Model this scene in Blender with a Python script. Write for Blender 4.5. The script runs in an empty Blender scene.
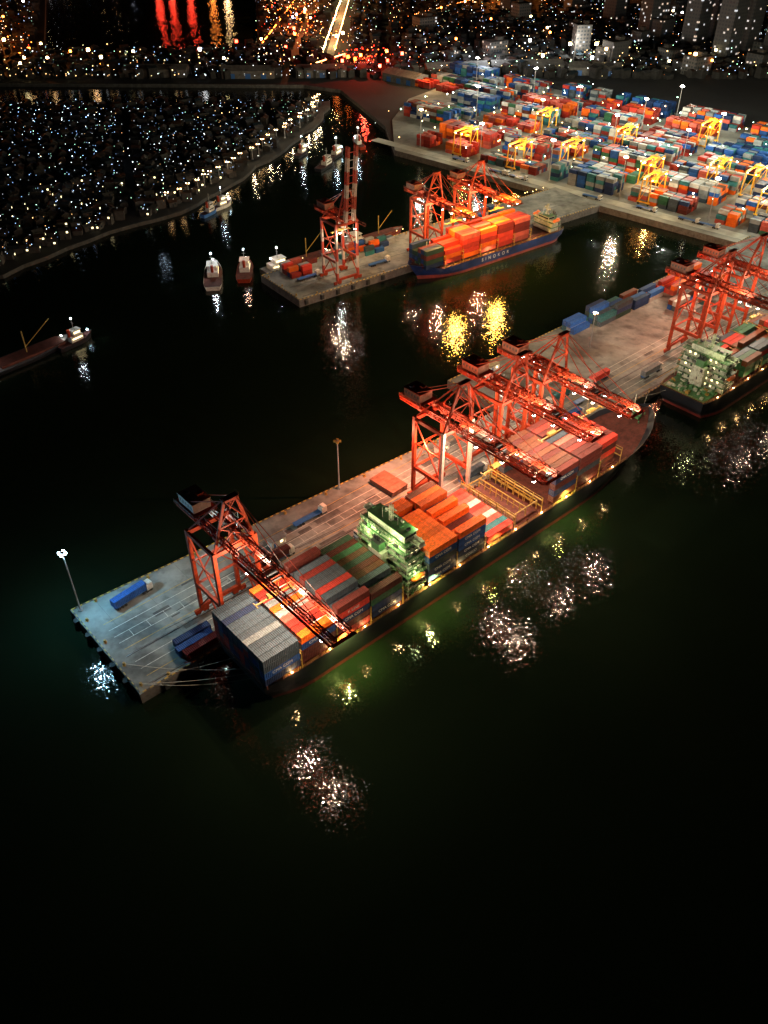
import bpy, math, random, bmesh
from mathutils import Vector, Matrix
R=random.Random(7)
scene=bpy.context.scene
col=scene.collection
rad=math.radians
scene.view_settings.view_transform='Standard'
scene.view_settings.look='None'
scene.view_settings.exposure=0

# ---------------------------------------------------------------- frames
AZ=rad(41.5); CA,SA=math.cos(AZ),math.sin(AZ)
def P(a,b,z=0): return Vector((-100+CA*a+SA*b, 189+SA*a-CA*b, z))
AZ2=rad(37); COS2,SIN2=math.cos(AZ2),math.sin(AZ2)
def P2(a,b,z=0): return Vector((-44+COS2*a+SIN2*b, 411+SIN2*a-COS2*b, z))
E1=Vector((.7477,-.664,0)); E2=Vector((.664,.7477,0)); AZ3=math.atan2(-.664,.7477)
def Y3(s,t,z=0): return Vector((8,666,z))+E1*s+E2*t

# ---------------------------------------------------------------- materials
def mat(name,color,rough=.6,metal=0,var=.35,scale=.5,src='flat',emis=0,bump=0,dirt=0,sampling=None,detail=4,dirtc=(.07,.035,.02),spec=.5):
    m=bpy.data.materials.new(name); m.use_nodes=True
    nt=m.node_tree; N=nt.nodes; Lk=nt.links; b=N['Principled BSDF']
    b.inputs['Roughness'].default_value=rough; b.inputs['Metallic'].default_value=metal; b.inputs['Specular IOR Level'].default_value=spec
    if src=='flat':
        c=N.new('ShaderNodeRGB'); c.outputs[0].default_value=(*color,1); csock=c.outputs[0]
    elif src=='object':
        c=N.new('ShaderNodeObjectInfo'); csock=c.outputs['Color']
    else:
        c=N.new('ShaderNodeAttribute'); c.attribute_name='Col'; csock=c.outputs['Color']
    tc=N.new('ShaderNodeTexCoord')
    n=N.new('ShaderNodeTexNoise'); n.inputs['Scale'].default_value=scale; n.inputs['Detail'].default_value=detail
    n.inputs['Roughness'].default_value=.65
    Lk.new(tc.outputs['Object'],n.inputs['Vector'])
    mr=N.new('ShaderNodeMapRange'); mr.inputs[1].default_value=.3; mr.inputs[2].default_value=.7
    mr.inputs[3].default_value=1-var; mr.inputs[4].default_value=1+var*.5
    Lk.new(n.outputs['Fac'],mr.inputs[0])
    mx=N.new('ShaderNodeMix'); mx.data_type='RGBA'; mx.blend_type='MULTIPLY'; mx.inputs[0].default_value=1
    Lk.new(csock,mx.inputs[6]); Lk.new(mr.outputs[0],mx.inputs[7]); out=mx.outputs[2]
    if dirt>0:
        n2=N.new('ShaderNodeTexNoise'); n2.inputs['Scale'].default_value=scale*3.1; n2.inputs['Detail'].default_value=5
        Lk.new(tc.outputs['Object'],n2.inputs['Vector'])
        r2=N.new('ShaderNodeMapRange'); r2.inputs[1].default_value=.52; r2.inputs[2].default_value=.72; r2.inputs[4].default_value=dirt
        Lk.new(n2.outputs['Fac'],r2.inputs[0])
        m2=N.new('ShaderNodeMix'); m2.data_type='RGBA'; Lk.new(r2.outputs[0],m2.inputs[0])
        Lk.new(out,m2.inputs[6]); m2.inputs[7].default_value=(*dirtc,1); out=m2.outputs[2]
    Lk.new(out,b.inputs['Base Color'])
    if emis:
        Lk.new(csock,b.inputs['Emission Color']); b.inputs['Emission Strength'].default_value=emis
    if bump:
        bp=N.new('ShaderNodeBump'); bp.inputs['Strength'].default_value=bump; bp.inputs['Distance'].default_value=.05
        Lk.new(n.outputs['Fac'],bp.inputs['Height']); Lk.new(bp.outputs[0],b.inputs['Normal'])
    if sampling: m.cycles.emission_sampling=sampling
    return m

M_CONT=mat('container_paint',(1,1,1),.6,0,.45,.8,'object',dirt=.4,spec=.2)
M_CSTUFF=mat('container_paint_far',(1,1,1),.6,0,.3,.3,'attr',spec=.2)
M_RED=mat('crane_red_paint',(.27,.03,.009),.6,0,.5,.5,dirt=.55,dirtc=(.06,.02,.01),spec=.15)
M_WHITE=mat('white_paint',(.6,.58,.53),.6,0,.3,.6,dirt=.5)
M_HOUSEM=mat('machinery_house_paint',(.22,.09,.06),.6,0,.4,.5,dirt=.6,spec=.2)
M_HOUSEP=mat('pale_house_paint',(.42,.28,.24),.6,0,.3,.5,dirt=.5)
M_SUPER=mat('ship_house_paint',(.42,.45,.36),.6,0,.5,.5,dirt=.75,dirtc=(.1,.07,.03))
M_DARK=mat('dark_steel',(.04,.04,.045),.5,.3,.4,1)
M_STEEL=mat('galvanised_steel',(.3,.3,.3),.45,.6,.3,1)
M_YEL=mat('yellow_paint',(.8,.4,.02),.5,0,.3,.8,dirt=.2)
M_YELD=mat('dull_yellow_paint',(.3,.18,.03),.6,0,.4,.8,dirt=.6)
M_BLUE=mat('blue_paint',(.03,.12,.35),.45,0,.3,.8,dirt=.2)
M_GREEN=mat('deck_green_paint',(.05,.16,.06),.6,0,.4,.5,dirt=.5)
M_DECKR=mat('deck_oxide_paint',(.1,.03,.022),.7,0,.5,.4,dirt=.5,dirtc=(.03,.025,.02),spec=.2)
M_HULL=mat('hull_dark_paint',(.014,.016,.022),.4,0,.4,.15,dirt=.3,dirtc=(.04,.02,.015))
M_HULLB=mat('hull_blue_paint',(.012,.03,.12),.35,0,.4,.15,dirt=.4)
M_BOOT=mat('antifouling_red',(.2,.03,.025),.6,0,.5,.3,dirt=.5)
M_CONC=mat('quay_concrete',(.2,.21,.2),.85,0,.7,.06,bump=.3,dirt=.75,detail=9,dirtc=(.05,.048,.045),spec=.3)
M_YARD=mat('yard_asphalt',(.24,.24,.21),.85,0,.6,.03,dirt=.5,detail=7,dirtc=(.07,.07,.06))
M_LAND=mat('city_ground',(.012,.012,.012),.9,0,.5,.02)
M_WALL=mat('quay_wall_concrete',(.12,.11,.1),.9,0,.5,.3,dirt=.6)
M_BANK=mat('embankment_rock',(.04,.038,.034),.9,0,.6,.3,dirt=.6)
M_RUB=mat('rubber',(.02,.02,.02),.8,0,.3,2)
M_GLASS=mat('dark_glass',(.02,.025,.03),.1,0,.1,1)
M_WINLIT=mat('lit_window',(1,.85,.45),.3,0,0,1,emis=3,sampling='NONE')
M_LAMPW=mat('floodlight_glass',(1,.93,.82),.3,0,0,1,emis=60,sampling='NONE')
M_LAMPC=mat('cold_lamp_glass',(.6,.85,1),.3,0,0,1,emis=60,sampling='NONE')
M_LAMPO=mat('warm_lamp_glass',(1,.6,.25),.3,0,0,1,emis=40,sampling='NONE')
M_CITY=mat('city_light_glass',(1,1,1),.3,0,0,1,'attr',emis=1,sampling='NONE')
M_PAINTW=mat('road_paint_white',(.55,.55,.5),.8,0,.6,.6,dirt=.6)
M_PAINTY=mat('road_paint_yellow',(.5,.32,.06),.8,0,.6,.6,dirt=.7)
M_LETTER=mat('lettering_white',(.6,.6,.6),.5,0,.2,1)
M_ORANGE=mat('lifeboat_orange',(.8,.18,.02),.4,0,.2,1)
M_ROOF=mat('corrugated_roof',(1,1,1),.7,0,.5,.6,'object',dirt=.5,spec=.1)
M_HOUSE=mat('house_wall',(.05,.048,.045),.85,0,.4,.5,dirt=.4,spec=.1)
M_HSTUFF=mat('far_house_roofs',(1,1,1),.8,0,.5,.2,'attr',spec=.1)
M_ROPE=mat('rope',(.5,.47,.4),.9,0,.3,3)

def striped(name,c1,c2,per,axis=0):
    m=bpy.data.materials.new(name); m.use_nodes=True; nt=m.node_tree;N=nt.nodes;L=nt.links;b=N['Principled BSDF']
    tc=N.new('ShaderNodeTexCoord'); sp=N.new('ShaderNodeSeparateXYZ'); L.new(tc.outputs['Object'],sp.inputs[0])
    d=N.new('ShaderNodeMath'); d.operation='DIVIDE'; d.inputs[1].default_value=per; L.new(sp.outputs[axis],d.inputs[0])
    f=N.new('ShaderNodeMath'); f.operation='FRACT'; L.new(d.outputs[0],f.inputs[0])
    g=N.new('ShaderNodeMath'); g.operation='GREATER_THAN'; g.inputs[1].default_value=.5; L.new(f.outputs[0],g.inputs[0])
    mx=N.new('ShaderNodeMix'); mx.data_type='RGBA'; L.new(g.outputs[0],mx.inputs[0])
    mx.inputs[6].default_value=(*c1,1); mx.inputs[7].default_value=(*c2,1); L.new(mx.outputs[2],b.inputs['Base Color'])
    b.inputs['Roughness'].default_value=.6
    return m
M_KERB=striped('kerb_paint',(.4,.26,.04),(.05,.04,.03),2.4)
M_RW=striped('red_white_paint',(.33,.03,.015),(.42,.36,.32),14,2)

def building_mat(name,wall,lit,seed):
    m=bpy.data.materials.new(name); m.use_nodes=True; nt=m.node_tree;N=nt.nodes;L=nt.links;b=N['Principled BSDF']
    def mt(op,a,bb=None):
        n=N.new('ShaderNodeMath'); n.operation=op
        for i,x in enumerate((a,bb)):
            if x is None: continue
            if isinstance(x,(int,float)): n.inputs[i].default_value=x
            else: L.new(x,n.inputs[i])
        return n.outputs[0]
    tc=N.new('ShaderNodeTexCoord'); sp=N.new('ShaderNodeSeparateXYZ'); L.new(tc.outputs['Object'],sp.inputs[0])
    u=mt('DIVIDE',mt('ADD',sp.outputs[0],sp.outputs[1]),3.4); v=mt('DIVIDE',sp.outputs[2],3.3)
    fu=mt('FRACT',u); fv=mt('FRACT',v)
    mask=mt('MULTIPLY',mt('MULTIPLY',mt('GREATER_THAN',fu,.2),mt('LESS_THAN',fu,.8)),mt('MULTIPLY',mt('GREATER_THAN',fv,.3),mt('LESS_THAN',fv,.8)))
    cb=N.new('ShaderNodeCombineXYZ'); L.new(mt('FLOOR',u),cb.inputs[0]); L.new(mt('FLOOR',v),cb.inputs[1])
    oi=N.new('ShaderNodeObjectInfo'); L.new(mt('MULTIPLY',oi.outputs['Random'],100.0),cb.inputs[2])
    wn=N.new('ShaderNodeTexWhiteNoise'); wn.noise_dimensions='3D'; L.new(cb.outputs[0],wn.inputs['Vector'])
    geo=N.new('ShaderNodeNewGeometry'); sg=N.new('ShaderNodeSeparateXYZ'); L.new(geo.outputs['Normal'],sg.inputs[0])
    side=mt('LESS_THAN',mt('ABSOLUTE',sg.outputs[2]),.5)
    win=mt('MULTIPLY',mask,side)
    on=mt('MULTIPLY',win,mt('GREATER_THAN',wn.outputs['Value'],lit))
    mx=N.new('ShaderNodeMix'); mx.data_type='RGBA'; L.new(win,mx.inputs[0]); mx.inputs[6].default_value=(*wall,1); mx.inputs[7].default_value=(.02,.025,.03,1)
    L.new(mx.outputs[2],b.inputs['Base Color']); b.inputs['Roughness'].default_value=.7
    cm=N.new('ShaderNodeMix'); cm.data_type='RGBA'; L.new(wn.outputs['Color'],cm.inputs[0])
    cm.inputs[6].default_value=(1,.6,.28,1); cm.inputs[7].default_value=(.8,.9,1,1)
    L.new(cm.outputs[2],b.inputs['Emission Color']); L.new(mt('MULTIPLY',on,.9),b.inputs['Emission Strength'])
    m.cycles.emission_sampling='NONE'
    return m
M_BLD=[building_mat('building_facade_a',(.04,.04,.042),.9,1),building_mat('building_facade_b',(.08,.075,.07),.86,2)]

# ---------------------------------------------------------------- mesh builder
class MB:
    def __init__(s): s.v=[];s.f=[];s.m=[];s.c=[]
    def _add(s,vs,fs,m,c=None):
        o=len(s.v); s.v.extend(vs)
        for f in fs:
            s.f.append([i+o for i in f]); s.m.append(m); s.c.append(c)
    def box(s,c,d,m=0,rz=0,cc=None):
        x,y,z=d[0]/2,d[1]/2,d[2]/2; co,si=math.cos(rz),math.sin(rz)
        vs=[]
        for dx,dy,dz in ((-x,-y,-z),(x,-y,-z),(x,y,-z),(-x,y,-z),(-x,-y,z),(x,-y,z),(x,y,z),(-x,y,z)):
            vs.append((c[0]+dx*co-dy*si,c[1]+dx*si+dy*co,c[2]+dz))
        s._add(vs,[(0,3,2,1),(4,5,6,7),(0,1,5,4),(1,2,6,5),(2,3,7,6),(3,0,4,7)],m,cc)
    def beam(s,p,q,w,h=None,m=0):
        h=h or w; p=Vector(p);q=Vector(q);d=(q-p)
        if d.length<1e-6: return
        d.normalize(); up=Vector((0,0,1))
        if abs(d.z)>.99: up=Vector((0,1,0))
        sd=d.cross(up).normalized(); up=sd.cross(d)
        a=sd*(w/2); b=up*(h/2)
        vs=[tuple(x) for x in (p-a-b,p+a-b,p+a+b,p-a+b,q-a-b,q+a-b,q+a+b,q-a+b)]
        s._add(vs,[(0,1,2,3),(7,6,5,4),(0,4,5,1),(1,5,6,2),(2,6,7,3),(3,7,4,0)],m)
    def cyl(s,p,q,r,n=10,m=0,r2=None):
        r2=r if r2 is None else r2
        p=Vector(p);q=Vector(q);d=(q-p).normalized(); up=Vector((0,0,1)) if abs(d.z)<.99 else Vector((0,1,0))
        u=d.cross(up).normalized(); w=u.cross(d)
        vs=[]
        for c,rr in ((p,r),(q,r2)):
            for i in range(n):
                t=2*math.pi*i/n; vs.append(tuple(c+u*(rr*math.cos(t))+w*(rr*math.sin(t))))
        fs=[(i,(i+1)%n,n+(i+1)%n,n+i) for i in range(n)]+[tuple(range(n-1,-1,-1)),tuple(range(n,2*n))]
        s._add(vs,fs,m)
    def truss(s,p,q,w,h,step,t,m=0):
        p=Vector(p);q=Vector(q);d=(q-p);L=d.length;d.normalize(); up=Vector((0,0,1))
        if abs(d.z)>.95: up=Vector((0,1,0))
        sd=d.cross(up).normalized(); up=sd.cross(d)
        cs=[sd*(sx*w/2)+up*(sy*h/2) for sx,sy in ((-1,-1),(1,-1),(1,1),(-1,1))]
        for c in cs: s.beam(p+c,q+c,t,t,m)
        n=max(1,round(L/step))
        for i in range(n+1):
            a=p+d*(L*i/n)
            for k in range(4): s.beam(a+cs[k],a+cs[(k+1)%4],t*.6,t*.6,m)
            if i<n:
                b=p+d*(L*(i+1)/n)
                for k in (0,1,2,3):
                    k2=(k+1)%4
                    if i%2: s.beam(a+cs[k],b+cs[k2],t*.6,t*.6,m)
                    else: s.beam(a+cs[k2],b+cs[k],t*.6,t*.6,m)
    def mesh(s,name,mats):
        me=bpy.data.meshes.new(name); me.from_pydata(s.v,[],s.f)
        for m in mats: me.materials.append(m)
        me.polygons.foreach_set('material_index',s.m)
        if any(c is not None for c in s.c):
            ca=me.color_attributes.new(name='Col',type='FLOAT_COLOR',domain='CORNER')
            arr=[]
            for f,c in zip(s.f,s.c):
                c=c or (.1,.1,.1); arr.extend((c[0],c[1],c[2],1.0)*len(f))
            ca.data.foreach_set('color',arr)
        me.update(); return me
    def part(s,name,mats,parent=None,loc=(0,0,0),rz=0,label=None):
        o=bpy.data.objects.new(name,s.mesh(name,mats if isinstance(mats,list) else [mats])); col.objects.link(o)
        o.location=loc; o.rotation_euler=(0,0,rz)
        if parent: o.parent=parent
        if label: o['label']=label
        return o
def root(name,loc,rz,label,cat,group=None):
    e=bpy.data.objects.new(name,None); e.empty_display_size=1; col.objects.link(e)
    e.location=loc; e.rotation_euler=(0,0,rz); e['label']=label; e['category']=cat
    if group: e['group']=group
    return e
def tag(o,label,cat,group=None):
    o['label']=label; o['category']=cat
    if group: o['group']=group
    return o
def plight(name,loc,energy,color=(1,.85,.65),radius=.5,parent=None,spot=None):
    l=bpy.data.lights.new(name,'SPOT' if spot else 'POINT'); l.energy=energy; l.color=color; l.shadow_soft_size=radius
    if spot: l.spot_size=rad(spot); l.spot_blend=.8
    o=bpy.data.objects.new(name,l); col.objects.link(o); o.location=loc
    if parent: o.parent=parent
    return o
def tree(o):
    return (o,[tree(c) for c in o.children])
def copy_tree(t,parent=None):
    n=t[0].copy(); col.objects.link(n)
    if parent: n.parent=parent
    for c in t[1]: copy_tree(c,n)
    return n
def place(t,loc,rz,label=None,group=None,scale=1):
    n=copy_tree(t); n.location=loc; n.rotation_euler=(0,0,rz); n.scale=(scale,)*3
    if label: n['label']=label
    if group: n['group']=group
    return n
def struct(o): o['kind']='structure'; return o

def slab(name,pts,z0,z1,mtop,mside):
    bm=bmesh.new(); vt=[bm.verts.new((p[0],p[1],z1)) for p in pts]; f=bm.faces.new(vt); f.normal_update()
    if f.normal.z<0: f.normal_flip()
    vb=[bm.verts.new((p[0],p[1],z0)) for p in pts]; n=len(pts)
    for i in range(n):
        j=(i+1)%n; g=bm.faces.new((vt[i],vb[i],vb[j],vt[j])); g.material_index=1
    bmesh.ops.triangulate(bm,faces=[f])
    me=bpy.data.meshes.new(name); bm.to_mesh(me); bm.free(); me.materials.append(mtop); me.materials.append(mside)
    o=bpy.data.objects.new(name,me); col.objects.link(o); return struct(o)

# ---------------------------------------------------------------- water: small wavelets as random facets over a gentle swell
mw=bpy.data.materials.new('harbour_water'); mw.use_nodes=True; nt=mw.node_tree;N=nt.nodes;L=nt.links;b=N['Principled BSDF']
b.inputs['Base Color'].default_value=(.0045,.0085,.0042,1); b.inputs['Roughness'].default_value=.07; b.inputs['IOR'].default_value=1.33
tc=N.new('ShaderNodeTexCoord')
def vm(op,a,bb):
    n=N.new('ShaderNodeVectorMath'); n.operation=op
    for i,x in enumerate((a,bb)):
        if isinstance(x,tuple): n.inputs[i].default_value=x
        else: L.new(x,n.inputs[i])
    return n.outputs[0]
acc=None
for sc,off in ((1.9,0),(3.3,37.0)):
    v=N.new('ShaderNodeTexVoronoi'); v.voronoi_dimensions='2D'; v.inputs['Scale'].default_value=sc
    L.new(vm('ADD',tc.outputs['Object'],(off,off*.7,0)),v.inputs['Vector'])
    c=vm('MULTIPLY',vm('SUBTRACT',v.outputs['Color'],(.5,.5,.5)),(.085,.085,0))
    acc=c if acc is None else vm('ADD',acc,c)
n2=N.new('ShaderNodeTexNoise'); n2.inputs['Scale'].default_value=.25; n2.inputs['Detail'].default_value=2
L.new(tc.outputs['Object'],n2.inputs['Vector'])
acc=vm('ADD',acc,vm('MULTIPLY',vm('SUBTRACT',n2.outputs['Color'],(.5,.5,.5)),(.06,.06,0)))
acc=vm('NORMALIZE',vm('ADD',acc,(0,0,1)),(0,0,0))
L.new(acc,b.inputs['Normal'])
me=bpy.data.meshes.new('water'); me.from_pydata([(-9000,-3000,0),(9000,-3000,0),(9000,12000,0),(-9000,12000,0)],[],[(0,1,2,3)]); me.materials.append(mw)
o=bpy.data.objects.new('water',me); col.objects.link(o); struct(o)

# ---------------------------------------------------------------- land
slab('ground',[(8,666),(222,476),(1500,-600),(8000,-600),(8000,11000),(-180,11000),(-195,1500),(-137,1035),(-250,1000),(-365,1020),(-466,1353),(-540,2000),(-900,11000),(-8500,11000),(-8500,870),(-360,874),(-75,868),(-40,850),(-22,800),(1,732)],-3,3,M_LAND,M_WALL)
SH0=[(-700,250),(-320,370),(-213,448),(-168,510),(-131,543),(-101,610),(-72,690),(-50,761),(-48,812),(-336,799)]
RS=random.Random(3); SH=[(-8000,200)]
for i in range(len(SH0)-1):
    p=Vector(SH0[i]+(0,)); q=Vector(SH0[i+1]+(0,)); n=max(1,int((q-p).length/13)); nn=Vector((q.y-p.y,p.x-q.x,0)).normalized()
    for j in range(n):
        v=p.lerp(q,j/n)+nn*RS.uniform(-2.6,2.6); SH.append((v.x,v.y))
SH+=[SH0[-1],(-8000,780)]
slab('terrain',SH,-3,2.2,M_LAND,M_BANK)
slab('pavement',[tuple(Y3(0,0)[:2]),tuple(Y3(286,0)[:2]),tuple(Y3(760,0)[:2]),tuple(Y3(760,235)[:2]),tuple(Y3(-100,235)[:2]),tuple(Y3(-88,120)[:2]),tuple(Y3(-55,60)[:2])],2.5,3.9,M_YARD,M_WALL)
PZ=4.0
pier_pts=[P(0,0),P(175,10),P(190,10),P(190,-21),P(445,-20),P(470,45),P(0,45)]
slab('quay',[tuple(p[:2]) for p in pier_pts],-3,PZ,M_CONC,M_WALL)
slab('quay_far',[tuple(P2(a,b)[:2]) for a,b in ((0,0),(0,-39),(232,-42),(232,0))],-3,PZ,M_CONC,M_WALL)
M_ROADC=mat('road_concrete',(.4,.4,.34),.85,0,.4,.05,dirt=.3)
slab('road',[tuple(Y3(s,t)[:2]) for s,t in ((-30,6),(420,6),(420,15),(-30,15))],3.9,3.95,M_ROADC,M_WALL)
slab('road',[(-61,975),(-53,975),(-44,1500),(-56,1500)],3,3.05,M_ROADC,M_WALL)

def kerb(p,q):
    d=q-p; mb=MB(); mb.box((d.length/2,0,.15),(d.length,.3,.3))
    struct(mb.part('kerb',M_KERB,None,(p.x,p.y,PZ+.002),math.atan2(d.y,d.x)))
kerb(P(.4,.4),P(175,10.4)); kerb(P(.4,1),P(.4,44.4)); kerb(P(191,-20.5),P(444,-19.5)); kerb(P(190.4,9.6),P(190.4,-20))
kerb(P(1,44.7),P(440,44.7)); kerb(P2(.4,-.4),P2(225,-.4)); kerb(P2(.4,-38.5),P2(.4,-.8)); kerb(P2(1,-38.7),P2(225,-41.5))
def sheet(name,p,q,w,m,dz):
    d=q-p; mb=MB(); x=d.length
    mb._add([(0,-w/2,0),(x,-w/2,0),(x,w/2,0),(0,w/2,0)],[(0,1,2,3)],0)
    struct(mb.part(name,m,None,(p.x,p.y,PZ+dz),math.atan2(d.y,d.x)))
for b in (29.5,43.2):
    sheet('crane_rail_bed',P(4,b),P(430,b),.7,M_DARK,.004)
    mb=MB(); d=426; mb.box((d/2,0,.08),(d,.14,.16)); struct(mb.part('crane_rail',M_STEEL,None,P(4,b,PZ+.01),AZ))
for b in (-3,-16): sheet('crane_rail_bed',P2(4,b),P2(220,b),.6,M_DARK,.004)
for b,m in ((33,M_PAINTW),(36.5,M_PAINTW),(40,M_PAINTY),(26.5,M_PAINTY),(23.2,M_PAINTW),(20,M_PAINTW),(16.5,M_PAINTW),(13,M_PAINTY)):
    sheet('road_marking',P(5,b),P(172 if b<20 else 430,b),.2,m,.006)
for a in range(10,170,6):
    sheet('road_marking',P(a,20),P(a,23.2),.16,M_PAINTW,.007)
M_PATCH=mat('asphalt_patch',(.07,.07,.07),.9,0,.5,.3,dirt=.5)
for a in range(8,430,14): sheet('expansion_joint',P(a,2+a*.057 if a<180 else -19),P(a,44),.07,M_PATCH,.003)
for i in range(60):
    a=R.uniform(8,400); b=R.uniform(12,40); s=R.uniform(2,16)
    sheet('pavement_patch',P(a,b),P(a+s,b),R.uniform(.4,3),M_PATCH,.0022+i*.00001)
# skid marks: slightly curved dark tyre lines between the lanes
for i in range(16):
    a=R.uniform(8,150); b=R.uniform(14,34); s=R.uniform(18,45); db=R.uniform(-3,3)
    sheet('tyre_mark',P(a,b),P(a+s,b+db),.35,M_PATCH,.0034+i*.00001)

mb=MB(); mb.cyl((0,0,0),(0,0,.7),.3,10); mb.cyl((0,0,.7),(0,0,1),.5,10,r2=.42); mb.box((0,0,.05),(1.1,1.1,.1))
bol=mb.part('bollard',M_YELD); tag(bol,'squat yellow mooring bollard on the quay edge','bollard','bollards along the quay edge'); bol.location=P(8,1.8,PZ)
BP=[P(a,2+a*.057,PZ) for a in range(26,172,18)]+[P(2,b,PZ) for b in (8,20,32,42)]+[P(a,43.95,PZ) for a in range(10,290,20)]+[P2(2,b,PZ) for b in (-6,-20,-34)]+[P2(a,-1.4,PZ) for a in range(12,200,22)]+[P2(a,-37.5,PZ) for a in range(12,200,22)]
for p in BP:
    n=bol.copy(); n.location=p; col.objects.link(n)
mb=MB(); mb.box((0,0,0),(2,.9,2.6)); mb.box((0,-.6,0),(1.4,.4,2.2)); 
fen=mb.part('dock_fender',M_RUB); tag(fen,'black rubber fender block on the quay wall','fender','fenders on the quay wall'); fen.location=P(8,45.4,2.2); fen.rotation_euler=(0,0,AZ)
for a in range(20,330,12):
    n=fen.copy(); n.location=P(a,45.4,2.2); col.objects.link(n)
for b in range(5,45,8):
    n=fen.copy(); n.location=P(-.4,b,2.2); n.rotation_euler=(0,0,AZ-math.pi/2); col.objects.link(n)
for a in range(4,60,10):
    n=fen.copy(); n.location=P2(a,.4,2.2); n.rotation_euler=(0,0,AZ2); col.objects.link(n)

# ---------------------------------------------------------------- containers
def container_mesh(Lc):
    mb=MB(); W=2.44; H=2.59; n=int(Lc/.6)
    for sy in (-1,1):
        xs=[]
        for i in range(n):
            x0=-Lc/2+.15+(Lc-.3)*i/n; p=(Lc-.3)/n
            xs+=[(x0,0),(x0+p*.35,0),(x0+p*.5,.09),(x0+p*.85,.09)]
        xs.append((Lc/2-.15,0))
        vs=[]
        for x,d in xs: vs+= [(x,sy*(W/2-.03-d),.15),(x,sy*(W/2-.03-d),H-.12)]
        fs=[(2*i,2*i+2,2*i+3,2*i+1) if sy<0 else (2*i,2*i+1,2*i+3,2*i+2) for i in range(len(xs)-1)]
        mb._add(vs,fs,0)
    xs=[]
    for i in range(n):
        x0=-Lc/2+.15+(Lc-.3)*i/n; p=(Lc-.3)/n
        xs+=[(x0,0),(x0+p*.35,0),(x0+p*.5,.08),(x0+p*.85,.08)]
    xs.append((Lc/2-.15,0)); vs=[]
    for x,d in xs: vs+=[(x,-W/2+.08,H-.03-d),(x,W/2-.08,H-.03-d)]
    mb._add(vs,[(2*i,2*i+2,2*i+3,2*i+1) for i in range(len(xs)-1)],0)
    for sx in (-1,1):
        for sy in (-1,1): mb.box((sx*(Lc/2-.09),sy*(W/2-.08),H/2),(.18,.16,H))
        mb.box((sx*(Lc/2-.06),0,H-.06),(.12,W-.32,.12)); mb.box((sx*(Lc/2-.06),0,.08),(.12,W-.32,.15))
    for sy in (-1,1):
        mb.box((0,sy*(W/2-.04),H-.06),(Lc-.36,.08,.12)); mb.box((0,sy*(W/2-.04),.08),(Lc-.36,.08,.15))
    mb.box((Lc/2-.1,0,H/2),(.04,W-.3,H-.2)); mb.box((-Lc/2+.1,0,H/2),(.04,W-.3,H-.2))
    for y in (-.85,-.35,.35,.85): mb.cyl((-Lc/2+.03,y,.15),(-Lc/2+.03,y,H-.15),.035,6,1)
    mb.box((-Lc/2+.07,0,H/2),(.03,.04,H-.3),1)
    mb.box((0,0,.12),(Lc-.4,W-.2,.04))
    return mb.mesh('shipping_container',[M_CONT,M_STEEL])
CM40=container_mesh(12.19)
PAL={'red':(.5,.035,.02),'dark red':(.24,.02,.012),'maroon':(.11,.018,.014),'orange':(.85,.14,.008),'slate grey':(.05,.07,.09),'light grey':(.25,.27,.28),
 'white':(.55,.53,.5),'blue':(.015,.075,.28),'dark blue':(.012,.03,.1),'green':(.03,.12,.06),'dark green':(.02,.05,.035),'brown':(.14,.04,.018),'pink red':(.55,.1,.07),'teal':(.03,.16,.18)}
NCONT=0
TXT={}
def text_mesh(t,size):
    if (t,size) in TXT: return TXT[(t,size)]
    cu=bpy.data.curves.new('lettering','FONT'); cu.body=t; cu.size=size; cu.align_x='CENTER'; cu.align_y='CENTER'; cu.extrude=.01
    o=bpy.data.objects.new('tmp',cu); col.objects.link(o)
    me=bpy.data.meshes.new_from_object(o.evaluated_get(bpy.context.evaluated_depsgraph_get()))
    bpy.data.objects.remove(o); me.materials.clear(); me.materials.append(M_LETTER); TXT[(t,size)]=me; return me
def lettering(t,size,parent,loc,rot):
    o=bpy.data.objects.new('lettering',text_mesh(t,size)); col.objects.link(o); o.parent=parent; o.location=loc; o.rotation_euler=rot; return o
def container(pos,rz,cname,where,text=None):
    global NCONT; NCONT+=1
    o=bpy.data.objects.new('shipping_container',CM40); col.objects.link(o)
    o.location=pos; o.rotation_euler=(0,0,rz); c=PAL[cname]; k=R.uniform(.6,1.25)
    g=R.uniform(0,.012)
    o.color=(c[0]*k+g,c[1]*k+g,c[2]*k+g,1)
    tag(o,f"{cname} corrugated shipping container {where}",'shipping container','stacked shipping containers')
    if text: lettering(text,1.5,o,(0,-1.235,1.35),(math.pi/2,0,0))
    return o
RP_=2.58
def bays(frame,az,bc,rows,z0,lst,where):
    for a0,tiers,top,side,full in lst:
        for r in range(rows):
            tt=tiers-(1 if (R.random()<.1 and r not in (0,rows-1)) else 0)
            for t in range(tt):
                istop=t==tt-1
                if not(istop or r in(0,rows-1) or full or (t>=tiers-2)): continue
                c=top[r%len(top)] if istop else R.choice(side)
                txt=None
                if r==rows-1 and c in('blue','dark blue','red','slate grey','teal') and R.random()<.6:
                    txt=R.choice({'blue':['MCC','CMA CGM'],'dark blue':['CMA CGM'],'red':['K LINE'],'slate grey':['COSCO'],'teal':['UASC']}.get(c,['COSCO']))
                container(frame(a0+6.2,bc+(r-(rows-1)/2)*RP_+R.uniform(-.03,.03),z0+t*2.62),az,c,where,text=txt)
BAY=[26,39.1,52.2,65.3,89,102.3,117,131,150,163.3,176.6]
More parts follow.
